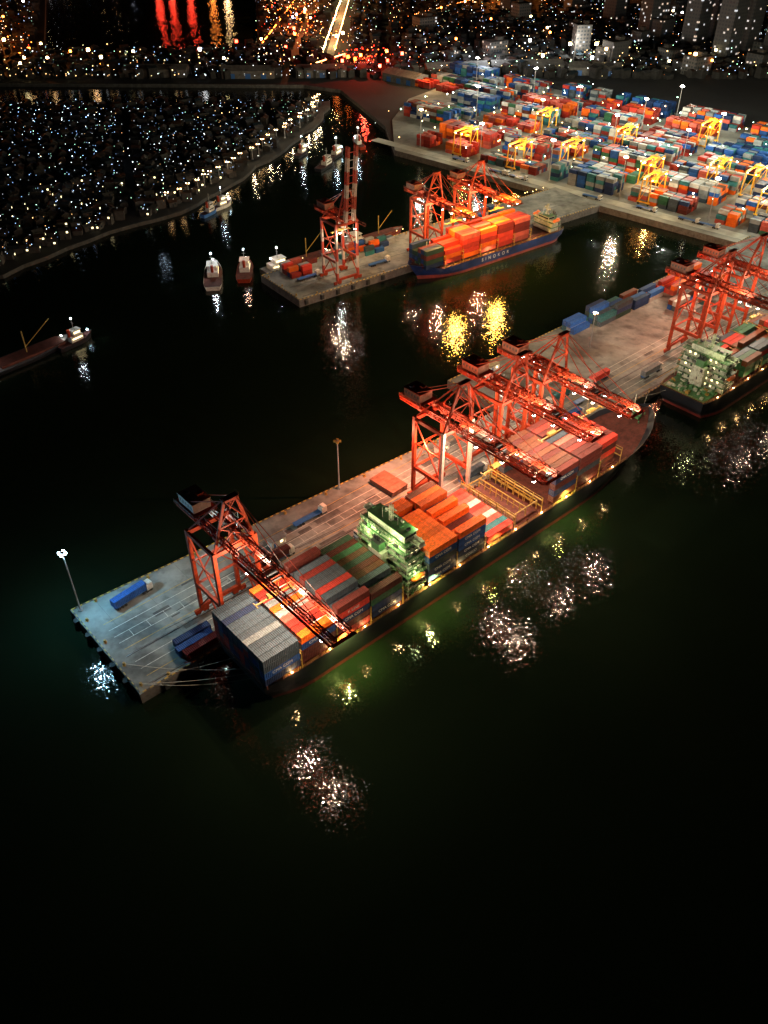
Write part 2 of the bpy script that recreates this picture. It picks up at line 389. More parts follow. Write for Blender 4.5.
bays(P,AZ,58.7,10,10.7,[
 (26,4,['slate grey','slate grey','dark blue','slate grey','slate grey','slate grey','light grey','slate grey','slate grey','slate grey'],['slate grey','blue','dark blue','red','slate grey'],True),
 (39.1,4,['orange','red','red','light grey','orange','white','pink red','red','red','orange'],['blue','red','blue','maroon'],False),
 (52.2,5,['maroon','slate grey','slate grey','dark red','slate grey','slate grey','red','slate grey','slate grey','maroon'],['dark blue','maroon','red'],False),
 (65.3,4,['dark green','maroon','green','brown','dark green','maroon','brown','slate grey','dark green','maroon'],['maroon','green','dark blue'],False),
 (89,5,['orange']*10,['dark blue','blue','slate grey'],False),
 (102.3,5,['brown','orange','orange','brown','orange','orange','orange','maroon','orange','orange'],['dark blue','slate grey','blue'],False),
 (150,5,['brown','maroon','brown','brown','maroon','brown','maroon','brown','brown','maroon'],['brown','slate grey','dark blue','maroon'],False),
 (163.3,5,['maroon','dark red','maroon','slate grey','maroon','pink red','maroon','dark red','maroon','maroon'],['maroon','slate grey'],False)],'stacked on the ship deck')
bays(P,AZ,58.7,8,10.7,[(176.6,4,['red','maroon','dark red','red','dark red','red','maroon','red'],['red','maroon'],False)],'stacked on the ship deck')
for r,c in enumerate(['red','pink red','pink red','white','red','pink red','white','pink red','teal','red']):
    container(P(117+6.3,58.7+(r-4.5)*2.5,10.7),AZ,c,'lying on the ship hatch cover')
for a,b,c in ((24,39.2,'blue'),(25,41.8,'dark red')): container(P(a-2,b,PZ+.02),AZ+.02,c,'standing on the quay beside the crane')
container(P(23,36.2,PZ+.02),AZ,'dark blue','standing on the quay beside the crane')
def qstack(a0,na,b0,nb,tiers,pal):
    for i in range(na):
        for j in range(nb):
            h=R.randint(max(1,tiers-1),tiers)
            for t in range(h): container(P(a0+i*12.7,b0+j*2.6,PZ+.02+t*2.6),AZ,R.choice(pal),'stacked on the pier')
qstack(272,1,-17,3,2,['blue','teal','light grey'])
qstack(288,2,-16,4,3,['dark blue','blue','dark green','slate grey','teal'])
print('containers individual',NCONT)

cs=MB(); PC=[PAL[k] for k in ('red','dark red','maroon','orange','slate grey','light grey','blue','dark blue','green','brown','pink red','teal','light grey','blue','white','white')]
def rc(pal=None):
    c=R.choice(pal or PC); k=R.uniform(.6,1.2); return (c[0]*k*.8,c[1]*k*.8,c[2]*k*.8)
def sbox(p,az,c,L=12.19): cs.box((p.x,p.y,p.z+1.3),(L,2.34,2.48),0,az,c)
RP=[PAL['red'],PAL['red'],PAL['dark red'],PAL['orange'],PAL['pink red']]
for i in range(2):
    for j in range(4):
        for t in range(R.randint(1,2)): sbox(P(316+i*12.8,-16+j*2.6,PZ+t*2.6),AZ,rc())
for i in range(3):
    for j in range(5):
        for t in range(R.randint(1,2)): sbox(P(345+i*12.8,-15+j*2.6,PZ+t*2.6),AZ,rc(RP))
for i in range(4):
    for j in range(5):
        for t in range(R.randint(0,2)): sbox(P(330+i*12.8,4+j*2.6,PZ+t*2.6),AZ,rc())
YT=[22+i*27.5 for i in range(8)]
for ti,t0 in enumerate(YT):
    for si in range(-2,12):
        s0=4+si*60
        if (si==-1 and ti<2) or (si==-2 and ti<5): continue
        if R.random()<.05: continue
        u=R.random(); pal=None if u<.72 else (RP if u<.88 else [PAL['blue'],PAL['dark blue'],PAL['teal'],PAL['light grey']])
        hb=R.choice((2,3,3,4,4))
        for i in range(7):
            if R.random()<.05: continue
            main=R.choice(pal or PC)
            for j in range(6):
                h=max(0,hb-(R.randint(1,2) if R.random()<.22 else 0))
                for t in range(h):
                    sbox(Y3(s0+3+i*7,t0+j*2.55,3.9+t*2.6),AZ3,rc([main] if R.random()<.45 else pal),6.06)
for a0,b0,n,m_ in ((14,-36,3,3),(14,-28,2,2),(50,-36,7,3),(50,-26,5,1),(150,-34,3,4)):
    for i in range(n):
        for j in range(m_):
            for t in range(R.randint(0,2)): sbox(P2(a0+i*7,b0+j*2.6,PZ+t*2.6),AZ2,rc(),6.06)
for i,(a0,h,pal) in enumerate([(84,4,[PAL['dark blue'],PAL['maroon'],PAL['dark green']]),(97,4,RP),(110,5,RP),(123,5,RP),(136,5,RP),(149,5,RP)]):
    for j in range(6):
        for t in range(h-(1 if R.random()<.3 else 0)): sbox(P2(a0-7,9.5+(j-2.5)*2.55,7.6+t*2.6),AZ2,rc(pal))
for i in range(7):
    for j in range(9):
        for t in range(R.randint(1,3)): sbox(P(285+i*13.5,59+(j-4)*2.5,10.7+t*2.6),AZ,rc([PAL['green'],PAL['red'],PAL['brown'],PAL['slate grey']]))
o=cs.part('container_yard_stacks',M_CSTUFF); o['kind']='stuff'; tag(o,'mixed coloured shipping containers stacked across the terminal','shipping containers')

# ---------------------------------------------------------------- ships
def smooth(a,b,x):
    t=min(1,max(0,(x-a)/(b-a))); return t*t*(3-2*t)
mbw=MB(); mbw.box((0,0,0),(.8,.06,.9)); WINM=mbw.mesh('window',[M_GLASS]); mbw=MB(); mbw.box((0,0,0),(.8,.06,.9)); WINL=mbw.mesh('window',[M_WINLIT])
def ship(frame,az,ac,bc,L,B,D,supx,decks,mhull,label,hatches,flip=False,sheer=3.2,l=6.5,lamps=0):
    rt=root('container_ship',frame(ac,bc,0),az+(math.pi if flip else 0),label,'ship')
    nt=44; xs0=[5,3,1,0,0]; xe=[9,6.5,4.5,1.5,0]; z=[-3,1.5,D*.5,D,D+1.0]
    g=[]
    for k in range(5):
        row=[]
        for i in range(nt+1):
            t=i/nt; x=(-L/2+xs0[k])+t*(L-xs0[k]-xe[k]); f0=.66+.05*k
            y=B/2
            if t<.07: y*=(.72+.04*k)+(.28-.04*k)*math.sin(t/.07*math.pi/2)
            if t>f0: y*=1-((t-f0)/(1-f0))**2.3
            y=max(y,.12); sh=sheer*smooth(.85,.93,t)+.8*smooth(.93,1,t)
            zz=z[k]+(sh*z[k]/D if k<4 else sh)
            if k==4 and t<.86: zz=D+sh+.12
            row.append((x,y,zz))
        g.append(row)
    hb=MB()
    for sgn in (-1,1):
        vs=[(x,sgn*y,zz) for row in g for x,y,zz in row]; W=nt+1; o0=len(hb.v); hb.v.extend(vs)
        for k in range(4):
            for i in range(nt):
                q=[k*W+i,k*W+i+1,(k+1)*W+i+1,(k+1)*W+i]
                if sgn>0: q=q[::-1]
                hb.f.append([o0+v for v in q]); hb.m.append(1 if k==0 else 0); hb.c.append(None)
    for k in range(4):
        a=g[k][0]; b_=g[k+1][0]
        hb._add([(a[0],-a[1],a[2]),(a[0],a[1],a[2]),(b_[0],b_[1],b_[2]),(b_[0],-b_[1],b_[2])],[(3,2,1,0)],1 if k==0 else 0)
    hb.part('hull',[mhull,M_BOOT],rt)
    db=MB()
    for i in range(nt):
        a=g[3][i]; c=g[3][i+1]
        db._add([(a[0],-a[1]+.05,a[2]-.02),(c[0],-c[1]+.05,c[2]-.02),(c[0],c[1]-.05,c[2]-.02),(a[0],a[1]-.05,a[2]-.02)],[(0,1,2,3)],0)
    db.part('deck',M_DECKR,rt)
    rb=MB()
    for sgn in (-1,1):
        for i in range(int(nt*.86)):
            a=g[3][i]; c=g[3][i+1]
            for h in (.55,1.1): rb.beam((a[0],sgn*(a[1]-.15),a[2]+h),(c[0],sgn*(c[1]-.15),c[2]+h),.08)
            for q in (0,.5): 
                px=a[0]*(1-q)+c[0]*q; py=a[1]*(1-q)+c[1]*q; rb.beam((px,sgn*(py-.15),a[2]),(px,sgn*(py-.15),a[2]+1.1),.08)
    a=g[3][0]
    for h in (.55,1.1): rb.beam((a[0]+.2,-a[1],D+h),(a[0]+.2,a[1],D+h),.07)
    rb.part('railing',M_YELD,rt)
    if lamps:
        for i in range(2,int(nt*.86),3):
            a=g[3][i]; m=MB(); m.box((a[0],-a[1]+.05,a[2]+.95),(.45,.2,.3)); m.part('deck_lamp',M_LAMPO,rt)
            plight('deck_lamp',(a[0],-a[1]-.5,a[2]+1.1),lamps,(1,.62,.25),.15,rt)
    for (x0,x1) in hatches:
        hm=MB(); w=B-4.5; xc=(x0+x1)/2; ll=x1-x0
        if xc>L*.28: w*=.8
        hm.box((xc,0,D+.5),(ll-.3,w,1.0)); hm.box((xc,0,D+1.28),(ll-.1,w+.6,.5),1)
        for j in range(5): hm.box((xc,-w/2+w*(j+.5)/5,D+1.56),(ll-.6,.25,.06),1)
        for sgn in (-1,1):
            for q in (-.45,0,.45): hm.box((xc+q*ll,sgn*(B/2-.7),D+.8),(.5,.6,1.6),1)
        hm.part('hatch_cover',[M_DECKR,M_DECKR],rt)
        lb=MB(); xx=x1+.4
        for y in [ -B/2+.3+i*(B-.6)/6 for i in range(7)]: lb.beam((xx,y,D),(xx,y,D+7.4),.24)
        for h in (3.6,6.2): lb.box((xx,0,D+h),(.55,B-.4,.14)); 
        lb.beam((xx,-B/2+.3,D+7.3),(xx,B/2-.3,D+7.3),.12)
        lb.part('lashing_bridge',M_YELD,rt)
    s=bpy.data.objects.new('superstructure',None); col.objects.link(s); s.location=(supx,0,D); s.parent=rt
    W=B-3.5; hgt=2.75
    def dims(d): return W-(0 if d<3 else 1.6 if d<5 else 4), l-(.0 if d<decks-1 else 1.0)
    sb=MB()
    for d in range(decks):
        w,ll=dims(d)
        sb.box((0,0,d*hgt+hgt/2),(ll,w,hgt-.14)); sb.box((-.3,0,(d+1)*hgt),(ll+1.6,w+2.2,.14),1)
        for q in range(6):
            sb.box((-ll/2-.45,R.uniform(-w/2,w/2),d*hgt+R.uniform(.5,1.6)),(.6,R.uniform(.4,1.6),R.uniform(.4,1.4)),R.choice((0,1,2)))
            sb.box((R.uniform(-ll/2,ll/2),-w/2-.5,d*hgt+R.uniform(.5,1.2)),(R.uniform(.5,1.4),.5,R.uniform(.4,1.1)),R.choice((0,1,2)))
        for sg in (-1,1): sb.beam((-ll/2-.6,sg*(w/2+.9),d*hgt),(-ll/2-.6,sg*(w/2+.9),(d+1)*hgt),.16)
    sb.part('accommodation_block',[M_SUPER,M_GREEN,M_DARK],s)
    zt=decks*hgt; bw=W-6
    br=MB(); br.box((.3,0,zt+1.4),(5,bw,2.65)); br.box((1,0,zt+.25),(2.4,B+.3,.25)); 
    for sgn in (-1,1): br.box((1,sgn*(B/2-.5),zt+.9),(2.4,.1,1.1)); br.box((2.1,sgn*(B/2-3),zt+.9),(.1,5,1.1)); br.beam((1,sgn*(B/2-.8),zt),(1,sgn*(W/2-1),zt-4),.25)
    br.box((.3,0,zt+2.85),(5.6,bw+.8,.14),1)
    for q in range(8): br.box((R.uniform(-2,2),R.uniform(-bw/2,bw/2),zt+3.3),(R.uniform(.4,1.2),R.uniform(.4,1.4),R.uniform(.4,1.1)),R.choice((0,1,2)))
    br.part('bridge',[M_SUPER,M_GREEN,M_DARK],s)
    gl=MB(); gl.box((2.83,0,zt+1.8),(.05,bw-.6,.9)); gl.box((.3,-bw/2-.03,zt+1.8),(4.4,.05,.9)); gl.box((.3,bw/2+.03,zt+1.8),(4.4,.05,.9)); gl.part('bridge_window',M_GLASS,s)
    for d in range(decks):
        w,ll=dims(d)
        for q in range(-3,4):
            o=bpy.data.objects.new('window',WINL if R.random()<.4 else WINM); col.objects.link(o); o.parent=s; o.location=(-ll/2-.02,q*w/8,d*hgt+1.6); o.rotation_euler=(0,0,math.pi/2)
        for q in range(-1,2):
            o=bpy.data.objects.new('window',WINL if R.random()<.4 else WINM); col.objects.link(o); o.parent=s; o.location=(q*1.9,-w/2-.02,d*hgt+1.6)
    rl=MB()
    for d in range(1,decks+1):
        w,ll=dims(d-1)
        x0=-ll/2-1.05; x1=ll/2+.4; y0=w/2+1.0
        for h in (.55,1.1):
            rl.beam((x0,-y0,d*hgt+h),(x0,y0,d*hgt+h),.07); rl.beam((x0,-y0,d*hgt+h),(x1,-y0,d*hgt+h),.07); rl.beam((x0,y0,d*hgt+h),(x1,y0,d*hgt+h),.07)
        for i in range(13): rl.beam((x0,-y0+2*y0*i/12,d*hgt),(x0,-y0+2*y0*i/12,d*hgt+1.1),.07)
        for i in range(6):
            for sg in (-1,1): rl.beam((x0+(x1-x0)*i/5,sg*y0,d*hgt),(x0+(x1-x0)*i/5,sg*y0,d*hgt+1.1),.07)
        rl.beam((x0-.1,(-1)**d*3,(d-1)*hgt),(x0-.1,(-1)**d*6,d*hgt),.8,.15)
        rl.beam((x0-.1,(-1)**d*3,(d-1)*hgt+1),(x0-.1,(-1)**d*6,d*hgt+1),.07)
    rl.part('railing',M_SUPER,s)
    fn=MB(); fx=-l/2-2.2
    fn.box((fx,0,zt*.36),(2.8,6,zt*.72)); fn.box((fx,0,zt*.72+1.6),(2.6,3.6,3.2),1); fn.box((fx,0,zt*.72+3.3),(2.8,3.8,.3),2)
    for y in (-1.2,0,1.2): fn.cyl((fx,y,zt*.72+3),(fx-.4,y,zt*.72+5),.35,8,2)
    for q in range(8): fn.box((fx-1.5,R.uniform(-3,3),R.uniform(1,zt*.7)),(.4,R.uniform(.3,1.2),R.uniform(.4,1.4)),R.choice((0,2)))
    fn.part('funnel',[M_SUPER,M_GREEN,M_DARK],s)
    mm=MB(); mm.truss((0,0,zt+3),(0,0,zt+9),.9,.9,1.5,.14); mm.box((0,0,zt+6),(.4,5,.2)); mm.box((.6,0,zt+7.4),(.3,3.4,.35)); mm.cyl((0,2,zt+6),(0,2,zt+7),.5,8); mm.cyl((0,-3,zt+3),(0,-3,zt+6),.07,5); mm.cyl((-1,3,zt+3),(-1,3,zt+7),.07,5); mm.part('radar_mast',M_SUPER,s)
    for sg in (-1,1):
        lb=MB(); yy=sg*(W/2+1.0); lb.cyl((-1.5,yy,hgt*2+1.4),(1.9,yy,hgt*2+1.4),.95,10); lb.cyl((1.9,yy,hgt*2+1.4),(3.1,yy,hgt*2+1.6),.95,10,r2=.3); lb.cyl((-2.6,yy,hgt*2+1.5),(-1.5,yy,hgt*2+1.4),.4,10,r2=.95); lb.box((-1.0,yy,hgt*2+2.3),(1.3,1.1,.7)); lb.part('lifeboat',M_ORANGE,s)
    bwn=MB(); bz=D+sheer+.4; bx=L/2-10
    bwn.cyl((bx,-2.2,bz+.6),(bx,-.6,bz+.6),.8,10); bwn.cyl((bx,.6,bz+.6),(bx,2.2,bz+.6),.8,10); bwn.box((bx-1.5,0,bz+.5),(1.5,5,1))
    for q in (-1,1): bwn.cyl((bx+3,q*2,bz),(bx+3,q*2,bz+.9),.3,8); bwn.cyl((bx-4,q*4,bz),(bx-4,q*4,bz+.9),.3,8)
    bwn.part('windlass',M_GREEN,rt)
    fm=MB(); fm.cyl((bx-3,0,bz-.5),(bx-3,0,bz+11),.35,8,r2=.2); fm.box((bx-3,0,bz+7),(.3,3,.2)); fm.box((bx-3,0,bz+5),(1.6,1.6,.15)); fm.part('foremast',M_SUPER,rt)
    return rt
SC=126.5
SHIP1=ship(P,AZ,SC,58.7,201,26.4,9,84.6-SC,7,M_HULL,'long dark-hulled container ship moored beside the pier',[(a-SC-.05,a-SC+12.4) for a in BAY],lamps=1100)
cg=MB(); gx=(131.4-SC,137.4-SC,143.2-SC)
for j in range(9):
    y=-11+j*2.75
    for x in gx: cg.beam((x,y,10.8),(x,y,14.5),.25)
for x in gx: cg.beam((x,-11,14.5),(x,11,14.5),.3); cg.beam((x,-11,12.6),(x,11,12.6),.16)
for y in (-11,11): cg.beam((gx[0],y,14.5),(gx[2],y,14.5),.3)
cg.part('cell_guide',M_YELD,SHIP1)
GY=(.85,1,.42)
for (x,y,z,e) in ((-48,-6,29,4200),(-38,-8,32,1800),(-48,6,27,3400),(-43,-13.6,18,1500),(-46.5,0,20,3000)):
    plight('ship_floodlight',(x,y,z),e,GY,.3,SHIP1)
for x,e in ((-72,48000),(-36,34000),(-6,14000),(30,30000)):
    plight('hull_floodlight',(x,-14.4,14),e,(.9,1,.22),.2,SHIP1,spot=120)
SHIP2=ship(P,AZ,338,59,176,25,9,-72,5,M_HULL,'dark-hulled container ship moored beside the pier under red cranes',[(-60+i*13.5,-60+i*13.5+12.4) for i in range(8)],lamps=700)
m=MB(); m.box((-81.5,0,9.25),(11,20,.5),0)
for q in range(40): m.box((R.uniform(-86,-77),R.uniform(-9,9),9+R.uniform(.3,.8)),(R.uniform(.4,2),R.uniform(.4,2),R.uniform(.9,2)),R.choice((0,1,2)))
m.part('deck_machinery',[M_GREEN,M_YELD,M_SUPER],SHIP2)
plight('ship_floodlight',(-80,-6,28),2600,GY,.3,SHIP2); plight('ship_floodlight',(-66,-9,27),2400,GY,.3,SHIP2)
SHIP3=ship(P2,AZ2,121,9.5,114,18,6,-49,2,M_HULLB,'blue-hulled feeder ship loaded with red containers at the quay',[(-40+i*13,-40+i*13+12) for i in range(6)],flip=True,sheer=2.5)
lettering('S  I  N  O  K  O  R',2.7,SHIP3,(0,9.06,3.9),(math.pi/2,0,math.pi))
for x in (-30,5,35): plight('hull_floodlight',(x,10.2,12),9000,(1,.75,.4),.2,SHIP3,spot=120)

def rope(p,q,sag):
    mb=MB(); n=10; pr=None
    for i in range(n+1):
        t=i/n; v=p.lerp(q,t); v.z-=sag*4*t*(1-t)
        if pr: mb.cyl(pr,v,.07,5)
        pr=v.copy()
    o=mb.part('mooring_rope',M_ROPE); tag(o,'pale mooring rope stretched from ship to quay bollard','rope','mooring ropes')
rope(P(2,42,PZ+.6),P(27,64,9.5),1.0); rope(P(2,32,PZ+.6),P(27,62,9.5),1.6); rope(P(10,43.9,PZ+.6),P(27,56,9.5),.5); rope(P(2,42,PZ+.6),P(27,66,9.3),2)
rope(P(230,44,PZ+.6),P(219,60,13),.6); rope(P(250,44,PZ+.6),P(220,58.5,13),1.2); rope(P(240,44,PZ+.6),P(254,54,9.5),.8)
rope(P2(50,-1.4,PZ+.6),P2(68,8,9.5),.6)

# ---------------------------------------------------------------- cranes
def crane(up=False,wleg=False,name='gantry_crane',BL=44,house=None):
    rt=root(name,(0,0,0),0,'tall red ship-to-shore gantry crane standing on quay rails','crane','gantry cranes along the quay')
    mr=M_RW if up else M_RED
    H=33.5; G=14; X=7
    for sx in (-1,1):
        for y in (0,G):
            m=MB(); m.beam((sx*X,y,2.4),(sx*X,y,H+1),1.1,1.25,1 if (wleg and y==0) else 0); m.part('leg',[mr,M_HOUSEP],rt)
            m=MB(); m.box((sx*X,y,1.7),(5,.9,1.0)); m.box((sx*X-1.4,y,1.0),(2,.7,.7)); m.box((sx*X+1.4,y,1.0),(2,.7,.7)); bg=m.part('bogie',M_RED,rt)
            for dx in (-2,-.9,.9,2):
                w=MB(); w.cyl((sx*X+dx,y-.18,.55),(sx*X+dx,y+.18,.55),.42,12); w.part('wheel',M_DARK,bg)
    m=MB()
    for y in (0,G): m.beam((-X,y,3),(X,y,3),1.0,1.2)
    m.part('sill_beam',M_RED,rt)
    m=MB()
    for sx in (-1,1):
        m.beam((sx*X,0,13),(sx*X,G,13),.9,1.4); m.beam((sx*X,0,H),(sx*X,G,H),.8,1.3)
        m.beam((sx*X,0,13.5),(sx*X,G,H-.5),.45); m.beam((sx*X,0,3.4),(sx*X,7,12.4),.4); m.beam((sx*X,G,3.4),(sx*X,7,12.4),.4)
        m.beam((sx*X,0,23.5),(sx*X,G,23.5),.35)
    for y in (0,G): m.beam((-X,y,H),(X,y,H),.8,1.4)
    m.beam((-X,G,13.6),(0,G,22),.35); m.beam((X,G,13.6),(0,G,22),.35); m.beam((-X,G,22),(X,G,22),.5)
    m.box((0,G-1,13.8),(14,1,.1)); m.beam((-7,G-1.5,14.9),(7,G-1.5,14.9),.07); m.beam((-7,-.8,H+1.8),(7,-.8,H+1.8),.07)
    m.part('portal_frame',M_RED,rt)
    m=MB()
    for sx in (-1,1): m.truss((sx*2.6,G+12,H+2.1),(sx*2.6,-3,H+2.1),1.0,2.0,2.4,.32)
    for y in (G+12,G+7,7,0): m.beam((-3,y,H+1.2),(3,y,H+1.2),.4)
    m.box((4,5,H+1.3),(.8,34,.1)); m.beam((4.5,-12,H+2.4),(4.5,22,H+2.4),.06); m.beam((4.5,-12,H+1.9),(4.5,22,H+1.9),.05)
    for i in range(13): m.beam((4.5,-12+i*2.8,H+1.3),(4.5,-12+i*2.8,H+2.4),.06)
    for q in range(10): m.box((R.uniform(-3.5,3.5),R.uniform(0,G+10),H+R.uniform(1.6,2.6)),(R.uniform(.5,1.6),R.uniform(.5,2.2),R.uniform(.5,1.4)),R.choice((0,1)))
    m.part('main_girder',[M_RED,M_HOUSEM],rt)
    hinge=Vector((0,-3,H+2.1))
    def bp_(d): return hinge+(Vector((0,-d,0)) if not up else Vector((0,-d*.1,d*.995)))
    m=MB()
    for sx in (-1,1):
        o=Vector((sx*2.6,0,0)); m.truss(bp_(0.3)+o,bp_(BL)+o,1.0 if up else .9,1.9 if up else 1.7,2.3,.34 if up else .28,0)
    for d in range(1,int(BL),4): m.beam(bp_(d)+Vector((-3,0,0)),bp_(d)+Vector((3,0,0)),.32)
    if not up:
        ye=-3-BL
        m.box((-4,(ye-6)/2,H+1.3),(.8,-ye-6,.1)); m.beam((-4.4,ye,H+2.4),(-4.4,-6,H+2.4),.06)
        for i in range(int(BL/2.9)): m.beam((-4.4,ye+i*2.85,H+1.3),(-4.4,ye+i*2.85,H+2.4),.06)
        m.box((0,ye-.5,H+1.5),(7.5,1.2,.12)); m.beam((-3.7,ye-1.1,H+2.6),(3.7,ye-1.1,H+2.6),.08)
    m.part('boom',mr,rt)
    m=MB(); T=51.5
    for sx in (-1,1):
        m.beam((sx*6.5,0,H+.8),(sx*2,-1.5,T),.75,.75); m.beam((sx*6.5,G,H+.8),(sx*2,-.5,T),.45,.45)
        m.beam((sx*4.6,-.6,(H+T)/2),(sx*4.6,G*.45,(H+T)/2),.3)
        m.beam((sx*4.6,G*.45,(H+T)/2),(sx*5.6,0,H+6),.22)
    m.beam((-2.4,-1.3,T),(2.4,-1.3,T),1.0,1.0); m.beam((-4.4,-.6,(H+T)/2),(4.4,-.6,(H+T)/2),.4); m.beam((-4.4,-.6,(H+T)/2),(2,-1.5,T),.22); m.beam((4.4,-.6,(H+T)/2),(-2,-1.5,T),.22)
    m.beam((-6,0,H+1),(4.4,-.6,(H+T)/2),.22); m.beam((6,0,H+1),(-4.4,-.6,(H+T)/2),.22)
    m.box((0,-1.3,T+.7),(5,2,.12)); 
    for q in (-2.5,2.5): m.beam((q,-2.2,T+1.7),(q,-.3,T+1.7),.06); m.beam((q,-2.2,T+.7),(q,-2.2,T+1.7),.06)
    m.part('a_frame',M_RED,rt)
    m=MB()
    for sx in (-1,1):
        for d in ((BL*.45,BL*.92) if not up else (14,)): m.beam((sx*2,-1.5,T),bp_(d)+Vector((sx*2.6,0,.9)),.2,.2)
        m.beam((sx*2,-1,T),(sx*2.6,G+10,H+3.2),.2,.2)
    m.part('stay',M_RED,rt)
    mh=MB(); mh.box((0,G+6,H+5.0),(6,8,3.2)); mh.box((0,G+6,H+6.7),(6.4,8.4,.22),1); mh.box((0,G+6,H+3.25),(8.4,11,.2),2)
    for i in range(5): mh.box((-3.03,G+3+i*1.5,H+5.2),(.06,.7,.9),3)
    mh.box((1.3,G+5,H+7.2),(1.6,1.6,.8),2); mh.box((-1.3,G+8,H+7.1),(1.2,1.2,.6),3)
    for q in (-1,1):
        for h in (3.8,4.35): mh.beam((q*4.1,G+.5,H+h),(q*4.1,G+11.5,H+h),.06)
    for i in range(7): mh.beam((-4.1,G+.5+i*1.8,H+3.25),(-4.1,G+.5+i*1.8,H+4.35),.06)
    mh.part('machinery_house',[house or M_HOUSEM,house or M_RED,M_RED,M_DARK],rt)
    m=MB(); ty=-18 if not up else 6
    m.box((0,ty,H+1.1),(5.8,4.4,.5)); m.cyl((-2,ty,H+1.8),(2,ty,H+1.8),.5,10)
    m.part('trolley',M_DARK,rt)
    cb=MB(); cb.box((1.6,ty+3.5,H-1.2),(2.2,2.6,2.6)); cb.box((1.6,ty+3.5,H+.2),(2.5,2.9,.15)); c=cb.part('operator_cab',M_WHITE,rt)
    g=MB(); g.box((1.6,ty+2.17,H-1.3),(1.9,.06,1.8)); g.box((.47,ty+3.5,H-1.2),(.06,2.2,1.5)); g.part('window',M_GLASS,c)
    sp=MB(); sz=27 if not up else 28
    sp.box((0,ty,sz),(12,.4,.3)); sp.box((-5.9,ty,sz-.1),(.3,2.3,.35)); sp.box((5.9,ty,sz-.1),(.3,2.3,.35)); sp.box((0,ty,sz+.7),(3.6,1.6,.8))
    for q in (-1,1):
        for r in (-.7,.7): sp.cyl((q*1.5,ty+r,sz+1),(q*1.9,ty+r,H+1),.04,5)
    sp.part('spreader',M_YELD,rt)
    st=MB(); z=3
    for i in range(7):
        z1=z+4.2; x0,x1=(X+1.2,X+3.2) if i%2 else (X+3.2,X+1.2)
        st.beam((x0,G,z),(x1,G,z1),.8,.12); st.beam((x0,G-.4,z+1),(x1,G-.4,z1+1),.06); st.beam((x0,G+.4,z+1),(x1,G+.4,z1+1),.06)
        st.box((X+2.2,G,z1),(2.8,1.1,.1)); z=z1
    for q in (X+.9,X+3.6): st.beam((q,G+.6,3),(q,G+.6,33),.12)
    st.part('access_stair',M_STEEL,rt)
    if up: pos=[(-5,-1,30),(5,-1,30),(5,15,32)]
    else: pos=[(-3.6,-12,H+.3),(3.6,-12,H+.3),(-3.6,-BL*.62,H+.3),(3.6,-BL*.62,H+.3),(-3.6,-BL+1,H+.3),(3.6,-BL+1,H+.3),(-6,15,H-1.5),(6,15,H-1.5),(4,G+11,H+.3)]
    for p in pos:
        m=MB(); m.box((p[0],p[1],p[2]),(.8,.6,.3)); m.beam((p[0],p[1],p[2]+.15),(p[0],p[1],p[2]+1),.1); f=m.part('floodlight',M_DARK,rt)
        m=MB(); m.box((p[0],p[1],p[2]-.19),(.9,.7,.14)); m.part('lamp_glass',M_LAMPW,f)
    return rt
CL=(1,.76,.52)
def crane_lights(rt,l,color=CL,r=.3):
    for q in l:
        x,y,z,e=q[:4]; plight('crane_floodlight',(x,y,z),e,q[4] if len(q)>4 else color,q[5] if len(q)>5 else r,rt)
PK=(1,.3,.15)
CR1=crane(house=M_HOUSEP,BL=46); T1=tree(CR1)
CR2=crane(wleg=True,BL=38); T2=tree(CR2)
CR3=crane(BL=33); T3=tree(CR3)
def setc(o,f,a,b,az,sc=1): o.location=f(a,b,PZ+.17); o.rotation_euler=(0,0,az); o.scale=(sc,)*3
setc(CR1,P,38,43.2,AZ); CR1['label']='red gantry crane with pale machinery house at the pier end'
setc(CR2,P,129,43.2,AZ); CR2['label']='red gantry crane with white seaward legs over the ship'
setc(CR3,P,158,43.2,AZ)
K4=place(T3,P(180,43.2,PZ+.17),AZ); K5=place(T3,P(292,43.2,PZ+.17),AZ); K6=place(T3,P(318,43.2,PZ+.17),AZ)
crane_lights(CR1,((0,-27,33,30000),(0,-41,33,30000),(0,-8,31,30000),(0,22,27,14000,(.75,1,.9))))
crane_lights(CR2,((0,-26,33,28000),(0,-37,33,28000),(0,-7,31,36000),(-6,7,26,40000,PK),(-8,21,24,110000,PK)))
crane_lights(CR3,((0,-34,33,24000),(0,-10,32,38000),(0,20,30,26000,(1,.7,.45))))
crane_lights(K4,((0,-34,33,22000),(0,-10,32,34000),(0,20,30,26000,(1,.7,.45))))
crane_lights(K5,((0,-32,33,6000),(0,-10,32,36000),(0,20,30,34000,PK)))
crane_lights(K6,((0,-32,33,5000),(0,-10,32,34000),(0,20,30,34000,PK)))
CU=crane(up=True,BL=40); setc(CU,P2,33,-3,AZ2,.95); CU['label']='red and white gantry crane with its boom raised upright'
c5=place(T3,P2(92,-3,PZ+.17),AZ2,scale=.9); c6=place(T3,P2(124,-3,PZ+.17),AZ2,scale=.9)
GO=(1,.52,.08)
for c in (c5,c6): crane_lights(c,((0,-26,33,110000,GO,3.2),(0,-7,31,36000,(1,.5,.25)),(0,20,30,26000,(1,.7,.4))))
crane_lights(CU,((-5,-1,29,16000),(3,18,29,18000)))

